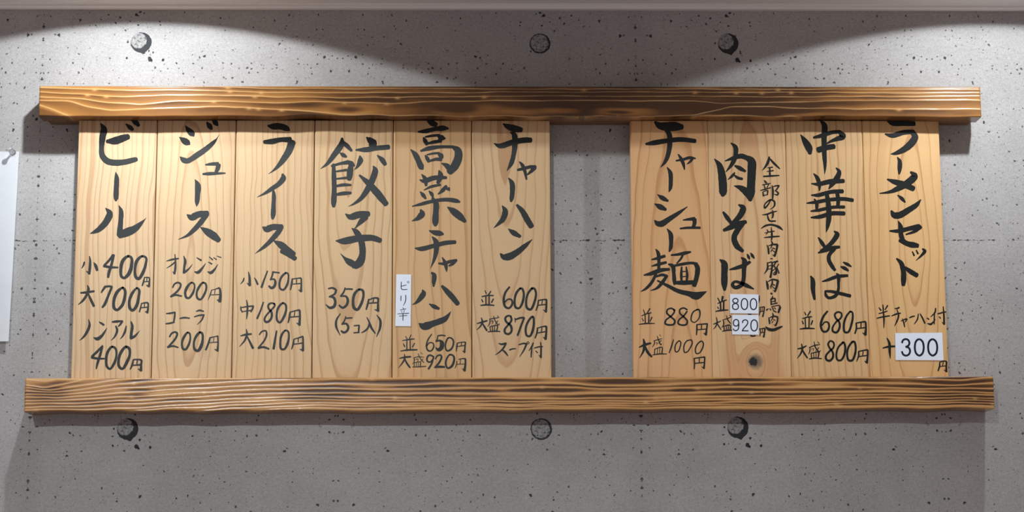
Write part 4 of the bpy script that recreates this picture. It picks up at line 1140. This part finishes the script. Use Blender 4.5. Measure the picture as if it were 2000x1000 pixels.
-18.4,84.5,1.7 -18.4,79.5,1.7 -19.7,74.4,1.7 -23.0,72.3,1.7 -25.7,73.2,1.7 -26.8,75.7,1.7
-12.8,84.0,1.7 -11.7,87.5,1.7 -8.5,88.8,1.7 -5.4,87.5,1.7 -4.7,84.3,1.7 -6.9,80.1,1.7 -11.1,75.7,1.7 -13.3,72.1,1.7
-14.0,72.1,1.7 -3.9,72.1,1.7
5.1,88.8,1.8 8.7,86.6,1.8 9.9,80.2,1.8 8.4,74.0,1.8 4.7,71.8,1.8 1.2,74.0,1.8 -0.0,80.2,1.8 1.5,86.6,1.8 5.1,88.8,1.8
P 8
#title_lettering
-3.2,396.7,4.0 1.6,390.3,8.7 0.7,372.1,8.3 0.3,346.0,7.5 0.7,326.0,4.7 -0.3,313.5,0.6
-35.5,375.7,1.2 -28.7,365.1,9.1 -23.1,354.0,11.0 -21.8,346.0,5.5
-15.2,371.1,3.9 -2.8,374.1,6.7 13.1,379.2,5.9 25.0,380.2,5.9
24.0,380.6,5.9 29.7,373.2,9.9 20.7,369.1,7.1 10.7,365.1,4.3 3.7,361.1,2.0
-9.0,351.6,9.5 2.5,355.0,8.7 15.4,357.1,8.3
-17.2,314.7,1.6 -11.7,307.9,6.3 -8.7,296.0,5.1 -8.9,288.0,2.0
-21.1,299.0,1.6 -11.0,298.0,5.9 6.9,302.0,7.9 28.5,303.0,6.7
17.7,323.6,2.0 22.1,317.9,6.3 18.8,307.9,8.7 10.7,298.0,7.1 5.5,290.4,1.6
-21.7,281.0,2.0 -11.4,281.0,5.9 8.3,286.0,6.3 26.5,287.0,6.7
-28.9,268.5,2.0 -15.7,270.0,5.5 8.0,274.0,5.9 27.7,275.0,6.3 41.7,273.0,5.9
-17.1,275.0,2.4 -13.8,268.1,5.5 -14.0,260.1,4.3
18.1,284.0,5.9 19.4,274.0,6.3 18.4,262.1,5.1
-23.0,256.1,2.4 -10.2,257.7,5.1 9.6,262.1,5.1 28.3,262.5,5.1
-23.0,246.2,2.4 -10.5,247.2,6.3 9.3,252.5,6.7 27.9,252.5,6.7
2.0,284.0,5.9 4.2,266.1,7.9 4.2,246.2,8.2 1.8,232.3,5.5 -0.6,222.8,0.6
-0.1,226.3,2.3 -0.1,224.5,1.4
#second_title_lettering
11.7,225.2,1.8 16.1,220.6,7.3 10.1,210.3,7.3 0.8,201.5,5.4 -9.6,195.4,2.7
-12.9,215.3,1.8 -8.1,208.0,5.9 -3.8,201.1,5.0
-13.6,191.5,2.3 -4.0,195.4,6.8 8.6,199.2,6.4 18.9,200.6,4.5
11.3,197.6,5.9 3.3,188.5,5.9 2.4,180.5,6.3 6.7,171.3,6.3 11.0,164.9,4.5
20.2,170.2,2.3 25.8,167.9,5.9 31.4,164.0,3.2
24.3,177.0,2.3 30.1,174.0,5.0 36.1,170.4,2.3
-26.2,155.8,2.3 -23.4,149.7,6.8 -23.2,134.9,6.8 -21.3,120.1,3.6
-8.8,147.4,1.8 -0.8,149.6,4.5 14.1,154.9,5.4 30.0,156.5,4.5
13.1,159.9,1.8 15.9,156.5,5.4 16.0,143.9,4.5 15.3,134.8,4.5 10.9,125.7,5.4 0.7,122.3,4.5 -3.7,126.2,4.5 -4.7,132.6,2.7
-4.7,132.6,3.2 4.3,132.1,4.5 17.8,129.1,5.4 33.1,125.2,5.4
#price_lettering
-37.2,100.8,1.4 -35.1,96.3,2.0
-28.2,101.9,2.3 -32.4,95.1,2.0
-40.9,90.6,1.4 -32.9,92.9,2.3 -26.1,93.5,1.8
-36.4,90.6,2.0 -36.1,75.9,2.0
-30.2,91.7,2.0 -31.1,75.9,2.0
-41.2,87.2,1.4 -39.5,82.7,2.3
-25.2,87.6,2.3 -27.6,81.5,2.0
-44.7,74.8,1.8 -34.5,75.9,2.9 -22.6,75.4,1.8
-2.2,101.9,2.9 -9.2,92.8,3.6 -13.0,80.4,3.6 -9.9,71.3,3.4 -4.2,71.3,3.4 -0.4,78.1,3.2 -2.0,84.9,2.7 -6.5,85.3,2.3 -11.2,80.4,2.3
19.1,98.4,2.7 13.6,100.7,2.9 8.9,97.3,2.9 9.9,91.7,2.9 15.3,84.9,3.2 15.1,75.8,3.4 10.4,69.5,3.4 5.2,71.3,3.4 4.9,76.9,2.9 10.9,86.0,2.7 17.8,91.6,2.9 19.1,97.3,2.7
32.8,101.2,2.7 26.2,93.9,3.2 22.0,80.3,3.4 23.2,70.1,3.4 28.4,70.1,3.2 33.2,80.3,3.4 36.1,93.9,3.2 35.0,100.7,2.7 31.9,101.2,2.7
40.8,83.7,2.3 41.0,75.8,2.7 38.5,67.8,2.3
41.2,83.7,2.0 49.2,85.3,2.3 54.9,85.9,2.7
55.3,85.3,2.9 55.6,75.7,2.9 54.2,65.8,4.5
54.2,66.2,3.2 49.8,69.0,0.9
48.5,84.4,1.8 47.8,76.9,1.8
41.0,75.3,1.8 54.6,76.9,2.0
-48.9,44.7,1.8 -42.1,46.1,2.7 -35.7,49.2,1.8
-43.1,52.2,1.6 -41.9,45.4,2.7 -44.6,37.5,2.5 -50.0,30.3,0.9
-42.0,43.2,2.0 -39.0,37.5,2.7 -34.7,30.8,2.2
-32.0,46.5,1.1 -22.9,49.9,1.8 -15.0,51.4,1.1
-30.2,47.0,1.3 -30.8,40.9,1.8 -32.7,36.4,0.9
-23.8,55.5,1.1 -21.9,46.5,2.0 -16.0,40.2,1.6 -14.5,42.4,0.9
-18.2,55.1,1.1 -16.0,52.8,1.1
-16.7,46.5,1.3 -22.0,41.5,0.9
-28.0,44.3,0.9 -24.8,45.2,0.9 -25.8,41.5,0.9
-28.8,37.9,1.6 -28.4,30.7,1.8
-28.8,37.9,1.3 -17.5,39.7,2.0 -18.5,30.7,1.8
-25.0,38.6,1.1 -24.8,30.7,1.3
-21.4,39.1,1.1 -21.6,30.7,1.3
-32.0,29.4,1.6 -23.4,30.7,2.2 -13.3,29.8,1.6
6.0,53.7,2.7 1.0,56.6,2.7 -2.6,52.1,2.9 -0.9,46.5,2.9 3.8,39.7,3.1 4.0,31.8,3.4 -1.1,26.6,3.4 -6.0,28.4,3.4 -6.5,34.1,3.1 -1.1,40.8,2.9 5.2,46.5,2.9 6.0,52.8,2.7
20.0,54.3,3.2 13.1,47.6,2.9 9.3,36.3,2.9 10.7,28.0,3.1 15.8,27.3,3.1 21.2,35.2,3.4 23.2,47.5,3.2 21.2,54.3,2.9 18.7,54.3,2.7
34.7,55.4,3.2 27.7,46.4,3.2 25.7,35.1,3.1 27.7,27.3,3.4 33.1,27.2,3.4 37.5,36.2,3.4 39.0,47.5,3.2 37.0,55.4,3.2 34.0,55.0,2.7
43.2,40.7,2.0 43.0,34.0,2.5 39.8,25.7,1.3
43.2,40.7,1.8 51.2,42.3,2.0 56.8,43.0,2.5
57.2,42.3,2.7 56.7,32.8,2.7 55.0,23.4,4.0
55.1,23.8,2.9 51.5,26.1,0.7
50.0,41.4,1.6 49.3,34.7,1.6
43.0,32.9,1.6 56.5,34.6,1.8
P 9
#title_lettering
-20.0,397.4,2.4 -12.6,394.0,7.9 5.2,393.4,8.3 21.5,393.2,7.5
-23.8,376.6,2.8 -13.2,374.2,7.5 4.7,379.2,7.9 19.6,380.3,7.1
17.6,380.7,7.9 21.9,372.2,10.3 13.9,360.1,11.1 1.7,351.1,9.1 -10.3,346.0,5.1 -17.2,345.2,0.4
-6.5,340.4,1.6 -3.2,334.0,6.3 -3.6,322.0,6.7 -4.7,314.0,2.8
13.3,317.0,3.5 19.0,311.0,10.3 7.8,300.0,10.6 -4.3,293.0,9.4 -18.3,286.4,5.5 -35.7,283.6,1.6
-23.1,305.6,2.4 -11.9,301.6,8.3 3.7,297.0,9.8 16.3,291.0,8.7
-8.2,281.0,1.6 -1.9,275.6,5.9 2.8,270.0,2.8
-18.7,256.5,3.1 -14.6,250.1,9.8 -6.8,249.7,10.2 8.2,258.1,9.0 20.3,266.0,7.1 27.3,274.0,1.6
-22.0,225.3,2.7 -8.7,225.3,6.3 9.1,229.3,7.1 23.0,232.2,8.2
24.0,232.2,8.6 15.8,224.7,5.1 2.5,219.9,2.4
-8.5,240.6,1.6 -5.5,232.2,7.1 -5.3,220.3,7.1 -3.3,211.4,7.8
-4.3,210.4,8.2 4.4,205.5,8.2 14.1,204.1,7.8 20.4,203.3,4.7
-8.0,210.4,4.2 -1.3,207.9,7.2 9.2,203.6,8.0 20.1,201.9,5.5
11.3,193.3,2.1 13.8,187.3,3.0
17.3,195.5,2.1 19.7,190.1,3.0
26.9,197.6,2.5 30.4,194.4,5.1 25.5,188.0,3.8 16.3,179.5,0.8
-13.2,182.7,2.5 -6.3,175.2,7.2 -3.4,161.4,7.6 -3.8,148.6,8.0 -4.5,141.8,5.5
-1.0,168.8,4.6 7.6,162.4,7.6 16.9,156.7,7.2
#half_portion_lettering
-42.8,107.3,1.5 -39.8,103.1,2.5
-36.7,111.6,1.7 -36.2,104.2,2.5
-29.6,110.5,2.5 -33.4,104.1,1.7
-43.5,98.2,1.5 -36.7,99.9,2.1 -30.3,102.0,1.7
-46.5,91.1,1.7 -37.0,93.2,2.5 -26.8,94.8,1.9
-36.6,104.2,1.7 -35.8,91.5,2.7 -36.3,76.3,1.3
-18.6,105.8,1.5 -14.4,106.2,2.5 -12.0,107.5,2.5
-23.9,94.6,1.5 -16.8,97.4,2.7 -10.3,98.8,2.1
-15.5,104.1,1.5 -13.3,95.7,2.5 -16.2,86.2,2.5 -20.2,79.2,0.8
-9.8,86.8,1.3 -5.1,88.9,2.1 -1.3,90.4,2.1
-0.9,89.7,2.5 -3.6,85.1,1.5
-8.0,90.4,1.1 -5.7,84.0,2.3 -4.7,77.7,1.7
3.4,91.8,1.9 7.2,93.5,2.3 11.1,94.4,1.7
16.9,97.7,1.7 15.1,89.3,2.1 10.0,82.1,1.1
19.6,97.7,1.7 22.9,91.4,2.5 26.2,83.4,2.5
29.9,91.4,1.7 32.7,89.3,2.1
30.4,82.9,1.7 35.2,81.9,3.2 38.9,85.0,2.1 42.4,89.3,1.1
43.5,106.2,2.1 42.2,99.8,2.5 35.6,93.1,1.1
41.5,98.8,1.7 40.8,90.3,2.1 40.5,81.9,1.7
46.3,97.7,1.7 52.7,99.4,2.3 59.1,100.9,1.7
55.2,108.7,1.7 55.7,95.6,2.7 55.6,81.8,2.9
55.6,81.6,2.5 52.2,85.4,0.6
48.3,93.5,1.5 50.3,90.9,1.9
#plus_sign
-39.0,45.6,1.7 -30.1,47.7,3.4 -20.0,48.3,2.9
-32.2,60.7,1.7 -28.9,53.5,3.8 -28.7,40.9,3.8 -28.2,30.0,1.3
#yen_sign
46.6,24.4,1.7 46.0,17.7,2.7 43.6,11.0,2.1
46.6,24.0,1.5 53.0,25.7,1.9 56.7,25.2,2.3
57.1,24.4,2.5 56.4,17.7,2.7 56.1,9.7,3.4
56.1,10.2,2.5 52.0,12.5,0.6
51.9,24.0,1.5 50.6,18.1,1.5
45.9,17.3,1.3 56.5,18.7,1.5
%price_sticker -19.7,68.2 52.0,68.8 52.3,26.8 -20.4,27.3
-9.9,53.0,3.0 -8.3,57.1,3.0 -4.5,59.1,3.0 -0.5,57.9,3.0 1.4,53.7,3.0 -0.1,49.4,3.0 -4.9,47.0,3.0
-4.5,47.1,2.6 0.1,45.9,3.0 2.0,40.9,3.0 -0.2,35.8,3.0 -4.6,34.0,3.0 -8.6,35.8,3.0 -10.6,40.7,3.0
16.5,59.0,3.1 21.2,55.6,3.1 22.9,46.4,3.1 20.6,37.3,3.1 15.8,34.0,3.1 11.1,37.4,3.1 9.4,46.5,3.1 11.6,55.7,3.1 16.5,59.0,3.1
36.9,58.9,3.1 41.6,55.5,3.1 43.4,46.3,3.1 41.1,37.2,3.1 36.1,34.0,3.1 31.4,37.3,3.1 29.6,46.4,3.1 31.8,55.6,3.1 36.9,58.9,3.1
"""

def catmull(P, sub):
    P = np.asarray(P, float)
    if len(P) == 2: return P[0] + (P[1] - P[0]) * np.linspace(0, 1, 5)[:, None]
    closed = np.hypot(*(P[0, :2] - P[-1, :2])) < 1.2 and len(P) > 5
    A = np.vstack([P[-2] if closed else 2 * P[0] - P[1], P, P[1] if closed else 2 * P[-1] - P[-2]])
    out = []
    for i in range(1, len(A) - 2):
        p0, p1, p2, p3 = A[i - 1], A[i], A[i + 1], A[i + 2]
        # centripetal spacing keeps tight corners from looping
        t0 = 0.0
        def dt(a, b): return max(np.hypot(*(b - a)[:2]) ** 0.5, 1e-4)
        t1 = t0 + dt(p0, p1); t2 = t1 + dt(p1, p2); t3 = t2 + dt(p2, p3)
        for s in range(sub):
            t = t1 + (t2 - t1) * s / sub
            a1 = (t1 - t) / (t1 - t0) * p0 + (t - t0) / (t1 - t0) * p1
            a2 = (t2 - t) / (t2 - t1) * p1 + (t - t1) / (t2 - t1) * p2
            a3 = (t3 - t) / (t3 - t2) * p2 + (t - t2) / (t3 - t2) * p3
            b1 = (t2 - t) / (t2 - t0) * a1 + (t - t0) / (t2 - t0) * a2
            b2 = (t3 - t) / (t3 - t1) * a2 + (t - t1) / (t3 - t1) * a3
            c = (t2 - t) / (t2 - t1) * b1 + (t - t1) / (t2 - t1) * b2
            out.append(c)
    out.append(P[-1])
    return np.array(out)

def stroke_into(bm, P, y, cap=True, rough=0.0, rnd=None):
    Q = catmull(P, 6)
    w = np.clip(Q[:, 2], 0.15, None) / 2
    T = np.gradient(Q[:, :2], axis=0)
    T /= np.maximum(np.hypot(T[:, 0], T[:, 1]), 1e-6)[:, None]
    N = np.stack([-T[:, 1], T[:, 0]], 1)
    jl = 1 + rough * np.array([rnd.uniform(-1, 1) for _ in w]); jr = 1 + rough * np.array([rnd.uniform(-1, 1) for _ in w])
    L = Q[:, :2] + N * (w * jl)[:, None]; R_ = Q[:, :2] - N * (w * jr)[:, None]
    def V(p): return bm.verts.new((p[0] / 1000, y, p[1] / 1000))
    lv = [V(p) for p in L]; rv = [V(p) for p in R_]
    for i in range(len(lv) - 1):
        bm.faces.new((lv[i], rv[i], rv[i + 1], lv[i + 1]))
    if cap:
        for end, sgn, a, b in ((0, -1, lv[0], rv[0]), (-1, 1, lv[-1], rv[-1])):
            if w[end] < 0.35: continue
            arc = []
            for s in range(1, 8):
                th = PI * s / 8
                arc.append(V(Q[end, :2] + N[end] * w[end] * math.cos(th) + T[end] * sgn * w[end] * 0.62 * math.sin(th)))
            bm.faces.new([a] + arc + [b])

PLANKS = [   # centre x, then grain (centre, height of the growth-ring eye, taper, ring spacing, tint, redness)
    (-0.6160, (0.160, 0.20, 0.10, 0.0095, (0.98, 1.00, 1.06), 0.25, 1.3), 'pale menu plank at the far left, brushed with ビール and its prices in black'),
    (-0.4960, (-0.006, 0.185, 0.13, 0.0100, (0.99, 1.00, 1.03), 0.30, 2.9), 'menu plank brushed with ジュース above two prices of 200 円, second from the left'),
    (-0.3760, (0.090, 0.35, 0.12, 0.0085, (1.00, 1.00, 1.00), 0.20, 4.2), 'menu plank brushed with ライス and the prices 150, 180 and 210 円'),
    (-0.2560, (-0.008, 0.40, 0.11, 0.0110, (0.99, 0.98, 0.96), 0.20, 5.7), 'menu plank brushed with 餃子 and the price 350 円'),
    (-0.1360, (0.100, 0.30, 0.14, 0.0170, (0.95, 0.86, 0.74), 0.20, 7.1), 'menu plank brushed with 高菜チャーハン, a small white ピリ辛 label at its left edge'),
    (-0.0160, (-0.008, 0.42, 0.12, 0.0115, (0.98, 0.95, 0.92), 0.20, 8.8), 'menu plank brushed with チャーハン, just left of the bare gap in the row'),
    (0.2267, (0.012, -0.14, 0.10, 0.0130, (1.06, 0.88, 0.72), 0.30, 9.6), 'reddish menu plank brushed with チャーシュー麺, just right of the bare gap in the row'),
    (0.3457, (0.002, 0.19, 0.12, 0.0110, (1.05, 0.98, 0.90), 1.00, 3.4), 'menu plank brushed with 肉そば, with two white price labels and a dark knot'),
    (0.4648, (0.110, 0.30, 0.10, 0.0100, (1.03, 0.96, 0.84), 0.15, 11.2), 'menu plank brushed with 中華そば and the prices 680 and 800 円'),
    (0.5839, (0.014, 0.215, 0.15, 0.0125, (1.08, 0.97, 0.77), 0.15, 12.9), 'menu plank at the far right, brushed with ラーメンセット, a white 300 label on it'),
]
PW, PH, PT, PY = 0.1191, 0.3980, 0.018, -0.0322
ZB = 1.8071

blocks = {}
cur = None
for ln in STROKES.strip().split('\n'):
    if ln.startswith('P '):
        cur = blocks.setdefault(int(ln[2:]), [])
    elif ln[0] in '#%':
        cur.append([ln, []])
    else:
        cur[-1][1].append([tuple(map(float, a.split(','))) for a in ln.split()])

rnd = random.Random(11)
STK_LABEL = {'spicy_note': 'narrow white paper label reading ピリ辛'}
for k, (cx_, g, text) in enumerate(PLANKS):
    root = tag(empty('menu_plank', (cx_, PY, ZB)), text, 'menu board', 'wooden menu planks on the wall')
    knot = (0.0055, 0.0255, 0.0125) if k == 7 else None
    wood = mat_plank(k, g[0], g[1], g[2], g[3], g[4], g[5], g[6], knot)
    obj('board', box_mesh('board', -PW / 2, PW / 2, 0.0, PT, 0.0, PH, 0.0024, 3), wood, root)
    sy = 0
    n_st = 0
    for head, strokes in blocks[k]:
        if head[0] == '#':
            bm = bmesh.new()
            big = 'title' in head
            if k == 7 and 'note' in head:
                strokes = [[(a, b, w * 1.18) for a, b, w in s] for s in strokes]
            for q, s in enumerate(strokes):
                stroke_into(bm, s, -0.00012 - 0.000004 * q, True, 0.035 if big else 0.03, rnd)
            obj(head[1:], from_bm(head[1:], bm), INK, root)
        else:
            nm = head[1:].split()[0]
            c = [tuple(map(float, a.split(','))) for a in head.split()[1:]]
            bm = bmesh.new()
            fr = [bm.verts.new((a / 1000, -0.0010, b / 1000)) for a, b in c]
            bk = [bm.verts.new((a / 1000, -0.0005, b / 1000)) for a, b in c]
            bm.faces.new(fr); bm.faces.new(bk[::-1])
            for i in range(4):
                bm.faces.new((fr[i], bk[i], bk[(i + 1) % 4], fr[(i + 1) % 4]))
            bmesh.ops.recalc_face_normals(bm, faces=bm.faces[:])
            st = obj(nm, from_bm(nm, bm), LABEL, root)
            st['label'] = STK_LABEL.get(nm) or ('white paper price label reading ' + (('800', '920')[n_st] if k == 7 else '300'))
            n_st += 1
            bm = bmesh.new()
            for q, s in enumerate(strokes):
                stroke_into(bm, s, -0.00106 - 0.000003 * q, nm == 'spicy_note', 0.0, rnd)
            o = obj('printed_text', from_bm('printed_text', bm), PRINT, st)

# ---------------------------------------------------------------- paper sheet and push pin at the left edge
root = tag(empty('paper_sheet', (-0.876, -0.004, 1.868)), 'blank white paper sheet pinned to the wall at the left edge', 'paper')
bm = bmesh.new()
NXS, NZS = 16, 24
grid = []
for j in range(NZS + 1):
    fz = j / NZS
    row = []
    for i in range(NXS + 1):
        fx = i / NXS
        xl = -0.105; xr = 0.1005 + 0.0046 * fz
        yy = -0.002 - 0.0035 * (1 - fz) ** 2 - 0.0005 * math.sin(fx * PI) * fz
        row.append(bm.verts.new((xl + (xr - xl) * fx, yy, 0.2936 * fz)))
    grid.append(row)
for j in range(NZS):
    for i in range(NXS):
        bm.faces.new((grid[j][i], grid[j][i + 1], grid[j + 1][i + 1], grid[j + 1][i]))
bmesh.ops.solidify(bm, geom=bm.faces[:], thickness=0.00025)
sheet = obj('sheet', from_bm('sheet', bm), SHEET, root)

pin = tag(empty('push_pin', (-0.7800, -0.0062, 2.1600)), 'clear plastic push pin through the top corner of the white paper sheet', 'push pin')
t = NT('clear_plastic')
t.b.inputs['Transmission Weight'].default_value = 1.0
t.b.inputs['IOR'].default_value = 1.46
PINM = t.done((0.93, 0.95, 0.97), 0.08, 0.5)
bm = bmesh.new()
pr = [(0.0, 0.0), (0.0044, 0.0), (0.0048, 0.0006), (0.0046, 0.0012), (0.0026, 0.0030), (0.0019, 0.0060), (0.0018, 0.0110), (0.0022, 0.0135), (0.0036, 0.0150), (0.0040, 0.0160), (0.0037, 0.0170), (0.0, 0.0174)]
rings = [[bm.verts.new((r * math.cos(a * PI / 14), -h, r * math.sin(a * PI / 14))) for a in range(28)] for r, h in pr[1:-1]]
for j in range(len(rings) - 1):
    for a in range(28):
        bm.faces.new((rings[j][a], rings[j][(a + 1) % 28], rings[j + 1][(a + 1) % 28], rings[j + 1][a]))
bm.faces.new(rings[0]); bm.faces.new(rings[-1])
bmesh.ops.recalc_face_normals(bm, faces=bm.faces[:])
obj('grip', from_bm('grip', bm), PINM, pin, True)
bm = bmesh.new()
bmesh.ops.create_cone(bm, cap_ends=True, segments=12, radius1=0.0001, radius2=0.0006, depth=0.0075)
for v in bm.verts: v.co = Vector((v.co.x, 0.0037 - 0.0 - v.co.z * 1.0, v.co.y))
steel = NT('steel'); steel.b.inputs['Metallic'].default_value = 1.0
obj('needle', from_bm('needle', bm), steel.done((0.7, 0.7, 0.7), 0.25), pin, True)
